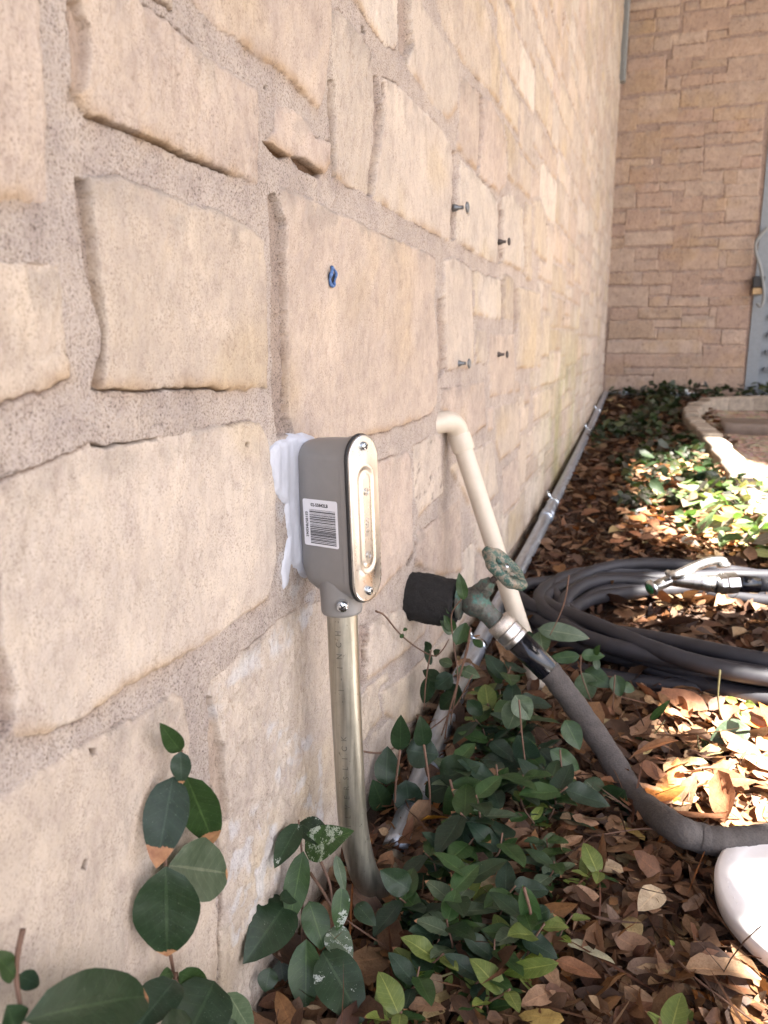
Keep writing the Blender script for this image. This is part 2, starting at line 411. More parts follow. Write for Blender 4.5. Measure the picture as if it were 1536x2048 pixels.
RECESS = [
 [(550,392),(562,385),(580,440),(584,560),(588,700),(590,835),(600,872),(568,872),(558,800),(556,640),(552,500)],
 [(170,350),(192,352),(202,427),(212,537),(223,637),(223,778),(200,778),(217,700),(212,640),(185,540),(172,440)],
 [(155,0),(165,0),(186,60),(187,110),(170,170),(157,190)],
 [(752,150),(764,150),(775,230),(768,297),(757,390),(745,388),(755,273)],
 [(668,160),(675,160),(681,354),(674,350),(669,250)],
 [(804,-60),(826,-60),(829,60),(832,90),(822,125),(805,100)],
 [(-60,980),(8,985),(18,1100),(18,1296),(32,1340),(45,1440),(30,1472),(-60,1480)],
 [(425,1390),(437,1396),(455,1500),(468,1640),(452,1640),(434,1560)],
 [(728,1252),(747,1244),(741,1303),(741,1362),(732,1378),(724,1330)],
 [(907,420),(912,390),(912,300),(920,305),(916,480),(909,483)],
 [(880,600),(893,592),(897,740),(884,760),(884,672)],
 [(1002,408),(1010,400),(1010,524),(1003,524)], [(1052,420),(1056,405),(1056,556),(1052,545)],
 [(950,545),(954,545),(954,724),(951,724)], [(1005,560),(1012,560),(1012,637),(1006,637)],
 [(962,184),(971,192),(968,300),(962,350),(957,345),(962,260)], [(1032,560),(1040,580),(1038,660),(1032,668)],
]
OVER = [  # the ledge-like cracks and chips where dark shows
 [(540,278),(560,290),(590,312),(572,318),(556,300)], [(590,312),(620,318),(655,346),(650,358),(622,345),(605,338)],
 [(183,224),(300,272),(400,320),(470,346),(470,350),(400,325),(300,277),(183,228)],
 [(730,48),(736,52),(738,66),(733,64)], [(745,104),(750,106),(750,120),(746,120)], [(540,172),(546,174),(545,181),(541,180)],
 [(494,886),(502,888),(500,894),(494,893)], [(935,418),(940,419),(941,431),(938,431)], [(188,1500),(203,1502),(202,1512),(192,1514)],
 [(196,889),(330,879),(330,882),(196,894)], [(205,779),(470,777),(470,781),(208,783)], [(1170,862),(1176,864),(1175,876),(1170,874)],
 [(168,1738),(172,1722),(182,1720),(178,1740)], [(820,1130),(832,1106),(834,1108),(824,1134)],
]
WASH = [  # whitish smears left by the sealant
 [(570,1130),(600,1120),(650,1150),(655,1190),(645,1250),(600,1260),(580,1225)], [(545,880),(575,885),(580,1000),(600,1060),(585,1180),(560,1150),(575,1050),(552,980)],
 [(430,1380),(480,1335),(560,1265),(620,1225),(640,1245),(590,1290),(520,1340),(460,1400),(440,1440)],
 [(520,355),(550,380),(548,440),(530,430),(515,400)],
 [(540,1450),(600,1430),(650,1500),(655,1650),(560,1560)], [(440,1650),(560,1600),(560,1760),(470,1900)],
]
def wallpoly(p, x=.006):
    return np.array([W(a, b, x=x)[1:3] for a, b in p])

def poly_sdf(P, y, z):
    """signed distance (positive inside), distance to the bottom edges, distance to the top edges"""
    n = len(P); d2 = np.full(y.shape, 1e9); db = np.full(y.shape, 9.); dt = np.full(y.shape, 9.); ins = np.zeros(y.shape, bool)
    area = np.sum(P[:, 0]*np.roll(P[:, 1], -1)-np.roll(P[:, 0], -1)*P[:, 1])
    for i in range(n):
        a = P[i]; b = P[(i+1) % n]; e = b-a; L = e@e+1e-12
        wy = y-a[0]; wz = z-a[1]; t = np.clip((wy*e[0]+wz*e[1])/L, 0, 1)
        q = (wy-t*e[0])**2+(wz-t*e[1])**2; d2 = np.minimum(d2, q)
        nz = (-e[0] if area > 0 else e[0])/math.sqrt(L)
        if nz < -.6: db = np.minimum(db, np.sqrt(q))
        if nz > .6: dt = np.minimum(dt, np.sqrt(q))
        c = (a[1] > z) != (b[1] > z)
        if a[1] != b[1]: ins ^= c & (y < (b[0]-a[0])*(z-a[1])/(b[1]-a[1])+a[0])
    d = np.sqrt(d2); return np.where(ins, d, -d), db, dt

def guillotine(y0, y1, z0, z1, out, maxw, maxh, r):
    wd, ht = y1-y0, z1-z0
    if wd > maxw or (ht > maxh) or (wd > maxw*.45 and r.random() < .35 and ht < wd):
        if (wd/maxw > ht/maxh):
            c = y0+wd*r.uniform(.32, .68); guillotine(y0, c, z0, z1, out, maxw, maxh, r); guillotine(c, y1, z0, z1, out, maxw, maxh, r)
        else:
            c = z0+ht*r.uniform(.32, .68); guillotine(y0, y1, z0, c, out, maxw, maxh, r); guillotine(y0, y1, c, z1, out, maxw, maxh, r)
    else: out.append((y0, y1, z0, z1))

STONE_COLS = .99*np.array([(.48,.405,.338), (.475,.392,.336), (.50,.43,.368), (.475,.402,.325), (.465,.385,.325), (.515,.452,.39)])
MORTAR = np.array([.462, .398, .355])
def relief(cols, Zt, traced, rects, gap, hmax, seed, recess=(), over=(), wash=(), mortar=MORTAR, cols_stone=STONE_COLS, ochre=.5):
    """cols: positions along the wall; Zt: heights of each row per column. Returns height, colour, stone mask."""
    r = np.random.default_rng(seed)
    Yt = np.broadcast_to(cols[:, None], Zt.shape)
    wy = Yt+.0030*fbm(Yt, Zt, 28, seed+1)+.0017*fbm(Yt, Zt, 170, seed+2); wz = Zt+.0030*fbm(Yt, Zt, 28, seed+3)+.0017*fbm(Yt, Zt, 170, seed+4)
    D = np.full(Zt.shape, -9.0); H = np.zeros(Zt.shape); C = np.zeros(Zt.shape+(3,)); DB = np.full(Zt.shape, 9.); DT = np.full(Zt.shape, 9.)
    S = np.zeros(Zt.shape); G = np.zeros(Zt.shape)
    def window(y0, y1, z0, z1, m=.03):
        a, b = np.searchsorted(cols, y0-m), np.searchsorted(cols, y1+m)
        if b <= a: return None
        Zs = Zt[a:b]; rows = np.where(((Zs > z0-m) & (Zs < z1+m)).any(0))[0]
        if len(rows) == 0: return None
        return slice(a, b), slice(rows[0], rows[-1]+1)
    def put(wn, d, db, dt, hs, c, tilt):
        m = d > D[wn]
        D[wn] = np.where(m, d, D[wn]); DB[wn] = np.where(m, db, DB[wn]); DT[wn] = np.where(m, dt, DT[wn])
        H[wn] = np.where(m, hs+tilt, H[wn]); G[wn] = np.where(m, r.random(), G[wn]); C[wn] = np.where(m[..., None], c, C[wn])
    TR = np.full(Zt.shape, -9.0)
    for P in traced:
        wn = window(P[:, 0].min(), P[:, 0].max(), P[:, 1].min(), P[:, 1].max())
        if wn is None: r.random(4); continue
        d, db, dt = poly_sdf(P, wy[wn], wz[wn]); c = cols_stone[r.integers(len(cols_stone))]*r.uniform(.94, 1.06)
        cy, cz = P.mean(0)
        tilt = (Yt[wn]-cy)*r.uniform(-.015, .015)+(Zt[wn]-cz)*r.uniform(-.015, .015)
        TR[wn] = np.maximum(TR[wn], d)
        put(wn, d, db, dt, r.uniform(.45, 1)*hmax, c, tilt)
    for (a, b, c0, c1) in rects:
        a += gap*r.uniform(.3, .8); b -= gap*r.uniform(.3, .8); c0 += gap*r.uniform(.3, .8); c1 -= gap*r.uniform(.3, .8)
        wn = window(a, b, c0, c1); cc = cols_stone[r.integers(len(cols_stone))]*r.uniform(.88, 1.1); hh = r.uniform(.4, 1)*hmax; tt = r.uniform(-.02, .02, 2)
        if wn is None: continue
        y = wy[wn]; z = wz[wn]+(wy[wn]-a)*tt[1]
        d = np.minimum(np.minimum(y-a, b-y), np.minimum(z-c0, c1-z)); rr = .012
        q = np.minimum(np.minimum(y-a, b-y), rr); p = np.minimum(np.minimum(z-c0, c1-z), rr); d = np.where((q > 0) & (p > 0) & (q < rr) & (p < rr), rr-np.sqrt((rr-q)**2+(rr-p)**2), d)
        d2 = np.minimum(d, -TR[wn]-gap*.9)
        n0 = (d > 0).sum(); n1 = (d2 > .002).sum()
        if n0 == 0 or n1 < .35*n0: continue
        put(wn, d2, np.abs(z-c0), np.abs(c1-z), hh, cc, (Yt[wn]-(a+b)/2)*tt[0])
    D = D+.0014; S = sstep(D, -.0004, .0005)
    und = .0022*fbm(Yt, Zt, 9, seed+7)+.0008*fbm(Yt, Zt*.6, 45, seed+8)
    rid = 1-np.abs(fbm(Yt, Zt*.7, 30, seed+40, 4))*2.2; chip = sstep(rid, .55, .95)*G*sstep(fbm(Yt, Zt, 8, seed+41), -.2, .4)
    rough = .0015*(.4+G)*fbm(Yt, Zt*.55, 150, seed+9)-.0016*chip
    edge = .55*sstep(D, -.0005, .0006)+.45*sstep(D, 0, .004)
    Hs = (H+und)*edge+rough
    mort = .0024*fbm(Yt, Zt, 26, seed+10)+.0011*fbm(Yt, Zt, 150, seed+11)+.0006
    Hf = Hs*S+mort*(1-S)
    Cm = np.broadcast_to(mortar, C.shape)*(1+.10*fbm(Yt, Zt, 12, seed+12)[..., None])
    Cs = C*(1+.09*fbm(Yt, Zt, 16, seed+13)[..., None])
    yel = sstep(fbm(Yt, Zt, 7, seed+14), .1, .6)[..., None]; Cs = Cs*(1-yel*np.array([.0, .03, .12]))
    och = (np.exp(-(DB/.0065)**2)*sstep(fbm(Yt, Zt, 22, seed+15), -.35, .25))[..., None]*ochre
    Cs = Cs*(1-och)+och*np.array([.36, .235, .12]); Cm = Cm*(1-och*.8)+och*.8*np.array([.34, .24, .15])
    gr = (np.exp(-(DT/.022)**2)*sstep(fbm(Yt, Zt, 40, seed+16), -.1, .3))[..., None]*.5
    Cs = Cs*(1-gr)+gr*np.array([.30, .265, .235])
    Co = Cs*S[..., None]+Cm*(1-S[..., None])
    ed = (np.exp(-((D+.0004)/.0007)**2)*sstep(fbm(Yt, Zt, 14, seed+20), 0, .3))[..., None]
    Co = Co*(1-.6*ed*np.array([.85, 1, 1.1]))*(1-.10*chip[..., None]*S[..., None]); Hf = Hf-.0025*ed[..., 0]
    crk = np.exp(-(np.abs(fbm(Yt, Zt, 11, seed+50, 4))/.006)**2)*sstep(fbm(Yt, Zt, 4, seed+51), .25, .45)*(1-S)
    Co = Co*(1-.5*crk[..., None]); Hf = Hf-.0012*crk
    relief.grain = G
    for P in recess:
        wn = window(P[:, 0].min(), P[:, 0].max(), P[:, 1].min(), P[:, 1].max())
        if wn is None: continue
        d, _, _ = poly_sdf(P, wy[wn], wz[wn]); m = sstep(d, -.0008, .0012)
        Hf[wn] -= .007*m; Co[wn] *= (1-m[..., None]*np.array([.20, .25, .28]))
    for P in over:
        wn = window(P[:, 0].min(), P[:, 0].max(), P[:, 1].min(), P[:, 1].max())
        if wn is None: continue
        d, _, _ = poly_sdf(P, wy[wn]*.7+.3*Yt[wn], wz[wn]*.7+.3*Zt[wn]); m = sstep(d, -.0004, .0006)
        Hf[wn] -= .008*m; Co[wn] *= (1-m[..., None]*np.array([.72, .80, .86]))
    for P in wash:
        wn = window(P[:, 0].min(), P[:, 0].max(), P[:, 1].min(), P[:, 1].max())
        if wn is None: continue
        d, _, _ = poly_sdf(P, wy[wn], wz[wn]); m = sstep(d, -.006, .006)*sstep(fbm(Yt[wn], Zt[wn], 60, seed+33, 4), -.1, .3)*.6
        Co[wn] = Co[wn]*(1-m[..., None])+m[..., None]*np.array([.52, .52, .54])
    return Hf, Co, S, D

# ---- the long wall on the left: columns spaced by the distance from the viewpoint
px = np.arange(-60, 1196, 1.55)
th = np.arctan((px-768)/FPX)-YAW
cols = CAM[0]/np.tan(-th); cols = cols[(cols > 0.2)]; cols = np.sort(cols); cols = cols[cols < 5.3]
cols = np.concatenate([np.linspace(-1.6, cols[0]-.02, 40), cols, np.linspace(cols[-1]+.03, 5.41, 10)])
NR = 1250
zlo = ground_z(0, cols)-.05; ztop = .60+.60*np.maximum(cols, .3)+.12
rows = np.linspace(0, 1, NR)[None, :]
Zt = zlo[:, None]+(ztop-zlo)[:, None]*rows
extra = ztop[:, None]+(3.9-ztop)[:, None]*np.linspace(0, 1, 41)[None, 1:]
Zt = np.hstack([Zt, extra]); NRt = Zt.shape[1]
rects = []; r_ = np.random.default_rng(21)
guillotine(-1.6, .2, -.3, 3.9, rects, .42, .24, r_)
for c0, c1, mw, mh in ((.2, 1.3, .34, .2), (1.3, 2.5, .34, .17), (2.5, 5.5, .38, .16)): guillotine(c0, c1, -.2, 3.9, rects, mw, mh, r_)
traced = [wallpoly(p) for p in STONES]
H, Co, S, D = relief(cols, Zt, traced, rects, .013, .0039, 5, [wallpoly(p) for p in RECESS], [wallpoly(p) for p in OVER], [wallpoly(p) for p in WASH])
Yt = np.broadcast_to(cols[:, None], Zt.shape)
# pitted stone
pp = wallpoly(STONES[23]); d, _, _ = poly_sdf(pp, Yt, Zt); pit = sstep(fbm(Yt, Zt, 110, 77, 2), .42, .6)*(d > .004)
H -= .004*pit; Co *= (1-.7*pit[..., None])
# algae below the far part of the wall
alg = sstep(Yt, 2.2, 2.8)*(1-sstep(Yt, 3.3, 4.1))*(1-sstep(Zt, .35, .8))*sstep(fbm(Yt, Zt*.6, 6, 88, 4), -.5, .5)
Co = Co*(1-alg[..., None]*np.array([.26, .17, .42]))
foot_dark = (1-sstep(Zt-ground_z(0, Yt), .0, .16))*sstep(fbm(Yt, Zt, 10, 90), -.5, .3)  # wall colour darkened patchily towards the ground
Co = Co*(1-foot_dark[..., None]*np.array([.32, .36, .42]))
vi = np.arange(Zt.size).reshape(Zt.shape)
fc = np.stack([vi[:-1, :-1], vi[1:, :-1], vi[1:, 1:], vi[:-1, 1:]], -1).reshape(-1, 4)
wl = thing('stone_wall', 'long sunless wall of cream limestone blocks in wide mortar, carrying the conduit and pipes', 'wall', (0, 1, 0))
verts = np.stack([H, Yt-1, Zt], -1).reshape(-1, 3); Sf = S.reshape(-1)
msk = np.stack([Sf, relief.grain.reshape(-1), Sf], -1)
# split at the stone outlines: masonry blocks and mortar joints
fS = Sf[fc].mean(1) > .5
def submesh(name, sel, parent):
    used = np.unique(fc[sel]); mp = np.full(len(verts), -1); mp[used] = np.arange(len(used))
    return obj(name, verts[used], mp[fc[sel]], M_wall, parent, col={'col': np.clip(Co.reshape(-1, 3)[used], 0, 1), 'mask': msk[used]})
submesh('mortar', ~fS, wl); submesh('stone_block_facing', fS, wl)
bk = box((-.35, -2.6, -.5), (-.03, 4.41, 3.9)); obj('core', *bk, M_curb, wl, smooth=False)
del verts

# ---- the wall across the end
BW = [(150,0,445,40),(470,52,695,150),(700,80,889,160),(705,25,770,70),(475,10,540,48),(780,0,889,60),
 (195,185,310,265),(320,180,405,250),(415,160,578,215),(415,222,575,285),(585,190,889,280),(190,285,372,350),(385,290,503,365),(512,295,680,335),(690,280,889,400),
 (175,352,370,460),(385,385,450,448),(460,370,606,425),(615,365,680,408),(550,410,889,520),(455,445,540,528),(150,495,240,545),(248,475,440,545),
 (135,550,228,655),(238,545,435,612),(440,540,608,600),(620,535,810,598),(818,525,870,590),(640,600,862,655),(575,615,635,660),(350,620,565,680),
 (130,680,155,785),(162,660,350,785),(360,690,565,738),(575,668,705,712),(712,660,858,705),(360,745,560,812),(575,730,750,840),(760,715,855,775),(755,785,850,835),
 (200,795,310,825),(120,800,190,918),(200,830,345,912),(345,820,555,900),(560,855,660,905),(668,850,728,915),(735,845,845,915),
 (222,920,340,962),(350,912,468,950),(475,905,665,975),(675,920,840,978),(118,930,222,1040),(235,965,405,1032),(412,985,555,1055),(565,990,675,1055),(685,985,835,1100),
 (105,1060,172,1115),(105,1125,170,1180),(180,1045,340,1145),(350,1040,410,1060),(345,1070,405,1130),(412,1065,455,1125),(462,1065,665,1110),(560,1115,825,1175),(500,1120,552,1185),
 (100,1190,165,1240),(172,1158,412,1225),(420,1130,495,1235),(500,1190,635,1228),(645,1185,815,1245),(228,1240,335,1290),(98,1245,215,1355),(345,1240,455,1350),(462,1240,635,1345),(215,1300,335,1350),(645,1255,678,1335),(685,1255,808,1330),
 (90,1365,208,1420),(215,1360,255,1418),(262,1360,405,1420),(412,1360,545,1475),(552,1355,665,1390),(672,1340,802,1402),(550,1420,795,1480),
 (85,1435,285,1530),(295,1430,400,1470),(295,1482,385,1530),(392,1485,585,1530),(595,1485,790,1525),(105,1540,235,1595),(243,1540,455,1590),(462,1540,590,1570),(598,1535,628,1580),(635,1530,785,1640),
 (95,1602,315,1690),(320,1600,450,1635),(460,1580,625,1635),(340,1645,535,1695),(540,1645,648,1715),(658,1650,772,1720),(320,1645,332,1690),
 (85,1698,555,1765),(565,1728,768,1835),(172,1772,395,1832),(400,1772,555,1835),(80,1772,165,1870),(172,1842,312,1870),(318,1845,478,1950),(485,1840,762,1950),(80,1880,312,1945)]
bt = []
for a, b, c, d in BW:
    q = np.array([W(1180+u/2.497, v/2.497, y=5.395)[[0, 2]] for u, v in ((a, b), (c, b-(c-a)*.0), (c, d), (a, d))])
    x0, x1 = q[:, 0].min(), q[:, 0].max(); z0, z1 = q[:, 1].min(), q[:, 1].max(); z0, z1 = (q[0, 1]+q[1, 1])/2, (q[2, 1]+q[3, 1])/2
    bt.append(np.array([(x0, z0), (x1, z0), (x1, z1), (x0, z1)]))
cx = np.linspace(-.03, .86, 230); zz = np.linspace(.12, 3.9, 800)
Zb = np.broadcast_to(zz[None, :], (len(cx), len(zz))).copy()
rects = []; guillotine(-.03, .86, 0, 3.9, rects, .3, .13, np.random.default_rng(4))
H, Cb, S, D = relief(cx, Zb, bt, rects, .012, .008, 55, ochre=.08, mortar=MORTAR*np.array([.68, .60, .57]), cols_stone=STONE_COLS*np.array([.80, .715, .68]))
Xb = np.broadcast_to(cx[:, None], Zb.shape)
wb = thing('stone_wall', 'brownish limestone wall of small blocks across the far end of the bed', 'wall', (.4, 5.4, .2))
vi = np.arange(Zb.size).reshape(Zb.shape); fc = np.stack([vi[:-1, :-1], vi[1:, :-1], vi[1:, 1:], vi[:-1, 1:]], -1).reshape(-1, 4)
verts = np.stack([Xb-.4, -H*1.0, Zb-.2], -1).reshape(-1, 3); Sf = S.reshape(-1); msk = np.stack([Sf]*3, -1); fS = Sf[fc].mean(1) > .5
Co = Cb
def submesh2(name, sel, parent):
    used = np.unique(fc[sel]); mp = np.full(len(verts), -1); mp[used] = np.arange(len(used))
    return obj(name, verts[used], mp[fc[sel]], M_wall2, parent, col={'col': np.clip(Co.reshape(-1, 3)[used], 0, 1), 'mask': msk[used]})
submesh2('mortar', ~fS, wb); submesh2('stone_block_facing', fS, wb)
bk = merge(box((-.8, .035, -.3), (.462, .4, 3.7)), box((1.65, .0, -.3), (6, .4, 3.7)), box((.463, .0, 2.35), (1.649, .4, 3.7)))
obj('core', *bk, M_curb, wb, smooth=False)
# unseen eave added above the end wall to darken it
rf = thing('shading_eave', 'unseen timber eave added above the far end wall to shade it', 'roof', (.5, 5.4, 3.9))
ME = simple('shading_eave_board', (.2, .17, .14), .8)
o = obj('shading_soffit', *box((-1, -2.6, .0), (4, .4, .03)), ME, rf, smooth=False); obj('shading_fascia', *box((-1, -2.65, -.1), (4, -2.602, .2)), ME, rf, smooth=False)

# ------------------------------------------------------------------ grey door in the far wall
dr = thing('louvred_door', 'grey louvred metal door at the right end of the far stone wall', 'door', (.86, 5.42, .3))
gz = float(ground_z(0, 5.4))-.3
obj('frame', *merge(box((0, -.03, gz), (.07, .04, 2.05)), box((.071, -.03, 1.98), (1.19, .04, 2.05))), M_grey, dr, smooth=False)
obj('door_panel', *box((.071, .01, gz), (1.18, .05, 1.979)), M_grey, dr, smooth=False)
sl_ = []
for i in range(9): sl_.append(box((.10, -.012, .02+i*.105), (.8, .009, .045+i*.105)))
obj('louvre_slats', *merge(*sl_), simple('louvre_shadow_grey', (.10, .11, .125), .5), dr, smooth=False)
obj('window', *box((.055+.04, -.002, .68), (.8, .0095, 1.6)), M_dark, dr, smooth=False)
lk = thing('lock_box', 'black and brass lock box hanging on the grey door frame', 'lock box', tuple(W(1515, 572, y=5.37)))
bevel(obj('case', *box((-.03, -.03, -.01), (.035, .02, .055)), M_ink, lk, smooth=False), .004)
bevel(obj('keypad', *box((-.028, -.026, -.05), (.03, .018, -.011)), simple('brass', (.35, .24, .13), .4, .6), lk, smooth=False), .003)
pts = smoothpath([W(1535, 455, y=5.36), W(1514, 480, y=5.35), W(1512, 505, y=5.35), W(1522, 540, y=5.345), W(1528, 590, y=5.33), W(1522, 612, y=5.33), W(1514, 606, y=5.33)])
tag(obj('door_cable', *tube(pts, .009, 8), M_spout), 'grey cable looping down the door past the lock box', 'cable')

# ------------------------------------------------------------------ downspout at the far corner
P0 = W(1241, 165, y=5.3)
ds = thing('downspout', 'grey metal downspout ending high in the corner between the two stone walls', 'downspout', (P0[0], 5.3, P0[2]))
bevel(obj('pipe', *box((-.028, -.03, 0), (.028, .03, 1.7)), M_spout, ds, smooth=False), .006)
obj('seam_ribs', *merge(box((-.012, -.0345, .001), (-.006, -.0302, 1.69)), box((.008, -.0345, .001), (.014, -.0302, 1.69))), M_spout, ds, smooth=False)

# ------------------------------------------------------------------ conduit body on the wall
ax0 = np.array([.0435, .66, .3475])
phi = math.radians(15)
nrm = np.array([math.cos(phi), -math.sin(phi), 0]); up = unit([-.035, 0, 1]); nrm = unit(nrm-up*(nrm@up)); wid = np.cross(up, nrm)
cb = thing('conduit_box', 'grey oval conduit body with a steel cover, sealed to the wall with white caulk', 'conduit box')
cb.matrix_world = Matrix(((nrm[0], wid[0], up[0], ax0[0]), (nrm[1], wid[1], up[1], ax0[1]), (nrm[2], wid[2], up[2], ax0[2]), (0, 0, 0, 1)))
def stadium(L, Wd, seg=14):
    r = Wd/2; h = L/2-r; out = []
    for i in range(seg+1): t = math.pi*i/seg; out.append((r*math.cos(t), h+r*math.sin(t)))
    for i in range(seg+1): t = math.pi+math.pi*i/seg; out.append((r*math.cos(t), -h+r*math.sin(t)))
    return out
def stad_loft(levels, ac, fill0=True, fill1=True, seg=14):
    """levels: (n, L, W, shift in a)"""
    vs = []; fs = []; m = None
    for n_, L, Wd, sh in levels:
        q = stadium(L, Wd, seg); m = len(q); vs += [(n_, a, ac+sh+b) for a, b in q]
    for i in range(len(levels)-1):
        for j in range(m): fs.append((i*m+j, i*m+(j+1) % m, (i+1)*m+(j+1) % m, (i+1)*m+j))
    if fill0: fs.append(tuple(range(m-1, -1, -1)))
    if fill1: k0 = (len(levels)-1)*m; fs.append(tuple(k0+j for j in range(m)))
    return np.array(vs), fs
AC = .0935
body = stad_loft([(-.034, .120, .024, .006), (-.0325, .130, .030, .004), (-.027, .141, .036, .001), (-.018, .147, .0385, 0), (.0, .149, .040, 0), (.020, .150, .0415, 0), (.0205, .153, .0425, 0), (.0255, .153, .0425, 0), (.0265, .152, .0415, 0)], AC)
sharp(obj('body', *body, M_paint, cb), 22)
hub = lathe((0, 0, 0), (0, 0, 1), [(.0005, .0155), (0, .0175), (.001, .0192), (.004, .0198), (.024, .0202), (.032, .0205), (.040, .0185), (.048, .013)], 40)
sharp(obj('hub', *hub, M_paint, cb), 50)
obj('gasket', *stad_loft([(.0266, .156, .0442, 0), (.0272, .1575, .0455, 0), (.0292, .1575, .0455, 0), (.0297, .156, .0445, 0)], AC), M_rubber, cb)
pl = sharp(obj('cover_plate', *stad_loft([(.0298, .1545, .0437, 0), (.0304, .1555, .0445, 0), (.0318, .1555, .0445, 0), (.0324, .1545, .0435, 0), (.0325, .150, .0415, 0),
    (.0322, .108, .0325, 0), (.0333, .104, .0285, 0), (.0335, .101, .0255, 0), (.0333, .097, .0235, 0), (.0326, .093, .0205, 0), (.0325, .088, .0155, 0), (.0338, .084, .012, 0), (.0338, .080, .009, 0)], AC, seg=16), M_plate, cb), 60)
def screw(parent, o_, ax, r, name='screw', h=.0032):
    s_ = sharp(obj(name, *lathe(o_, ax, [(-.001, r*.8), (0, r), (h*.5, r*.96), (h*.85, r*.75), (h, r*.45), (h*1.02, .0001)], 20), M_screw, parent), 50)
    a = unit(ax); u_ = unit(np.cross(a, (.2, .9, .4))); v_ = np.cross(a, u_); c = np.asarray(o_)+a*(h*.98); q = []
    for d1, d2 in ((u_, v_), (v_, u_)):
        p = [c+d1*r*.62*i+d2*r*.13*j+a*kk for kk in (-.0004, .00035) for i, j in ((-1, -1), (1, -1), (1, 1), (-1, 1))]
        q.append((np.array(p), [(3, 2, 1, 0), (4, 5, 6, 7), (0, 1, 5, 4), (1, 2, 6, 5), (2, 3, 7, 6), (3, 0, 4, 7)]))
    obj('slot', *merge(*q), M_ink, s_, smooth=False); return s_
screw(cb, (.0325, 0, AC+.0675), (1, 0, 0), .0042); screw(cb, (.0325, 0, AC-.0675), (1, 0, 0), .0042)
# set screw in its boss on the hub
d_ = unit([.62, -.78, 0]); o_ = np.array([0, 0, .013])+d_*.017
sharp(obj('screw_boss', *lathe(o_, d_, [(0, .0068), (.004, .0064), (.005, .0056)], 20), M_paint, cb))
screw(cb, o_+d_*.0052, d_, .0056, 'set_screw', .004)

def glyphs(txt, size, extrude=0.0, font_w=None):
    cu = bpy.data.curves.new('t', 'FONT'); cu.body = txt; cu.size = size; cu.extrude = extrude; cu.resolution_u = 3; cu.align_x = 'CENTER'; cu.align_y = 'CENTER'
    if font_w: cu.offset = font_w
    ob = bpy.data.objects.new('t', cu); link(ob)
    dg = bpy.context.evaluated_depsgraph_get(); me = ob.evaluated_get(dg).to_mesh()
    v = np.array([p.co[:] for p in me.vertices]); f = [tuple(p.vertices) for p in me.polygons]
    ob.evaluated_get(dg).to_mesh_clear(); bpy.data.objects.remove(ob); bpy.data.curves.remove(cu)
    return v, f
# cover lettering and emblems
parts = []
v, f = glyphs('1 COVER', .0055, .00025)
parts.append((np.stack([.0340+v[:, 2], -v[:, 1]*-1, AC-.004-v[:, 0]], -1), f))
for da in (.026, -.033):
    for rr in (.0034, .0018):
        t_ = np.linspace(0, 2*math.pi, 24, endpoint=False); parts.append(tube(np.stack([np.full(24, .0340), rr*np.cos(t_), AC+da+rr*np.sin(t_)], -1), .00035, 6, closed=True))
obj('embossing', *merge(*parts), M_plate, cb)
# barcode label on the side of the body
side = -.0203
lb_c = np.array([-.0045, AC-.003]); LW, LH = .041, .044
rc = []
for cx_, cy_, a0 in ((LW/2-.002, LH/2-.002, 0), (-LW/2+.002, LH/2-.002, 90), (-LW/2+.002, -LH/2+.002, 180), (LW/2-.002, -LH/2+.002, 270)):
    for k_ in range(5): a_ = math.radians(a0+k_*22.5); rc.append((cx_+.002*math.cos(a_), cy_+.002*math.sin(a_)))
def side_at(n_): return -(.020+.00075*np.clip(n_/.02, -1.3, 1))-.00012
vs = [(lb_c[0]+a, 0, lb_c[1]+b) for a, b in rc]; vs = np.array(vs); v0 = vs.copy(); v0[:, 1] = side_at(vs[:, 0])-.0001; v1 = vs.copy(); v1[:, 1] = side_at(vs[:, 0])-.0004
m_ = len(rc); lv = np.vstack([v0, v1]); lf = [tuple(range(m_, 2*m_)), tuple(range(m_-1, -1, -1))]+[(j, (j+1) % m_, m_+(j+1) % m_, m_+j) for j in range(m_)]
lab = obj('barcode_label', lv, lf, M_white, cb, smooth=False)
parts = []
v, f = glyphs('02-55842LB', .0042, 0, .00012); q = np.stack([lb_c[0]+v[:, 0]-.0005, v[:, 0]*0, lb_c[1]+LH/2-.0052+v[:, 1]], -1); q[:, 1] = side_at(q[:, 0])-.0006; parts.append((q, f))
v, f = glyphs('031857842062', .0040, 0, .0001); q = np.stack([lb_c[0]-LW/2+.0040+v[:, 1], v[:, 0]*0, lb_c[1]-.002-v[:, 0]], -1); q[:, 1] = side_at(q[:, 0])-.0006; parts.append((q, f))
br_ = random.Random(3); a_ = lb_c[1]+LH/2-.0095
while a_ > lb_c[1]-LH/2+.003:
    t_ = br_.choice([.0003, .0003, .0006, .0009]); n0, n1 = lb_c[0]-LW/2+.0078, lb_c[0]+LW/2-.0025
    parts.append((np.array([(n0, side_at(n0)-.0006, a_), (n1, side_at(n1)-.0006, a_), (n1, side_at(n1)-.0006, a_-t_), (n0, side_at(n0)-.0006, a_-t_)]), [(0, 1, 2, 3)])); a_ -= t_+br_.choice([.0003, .0004, .0007])
obj('print', *merge(*parts), M_ink, lab, smooth=False)

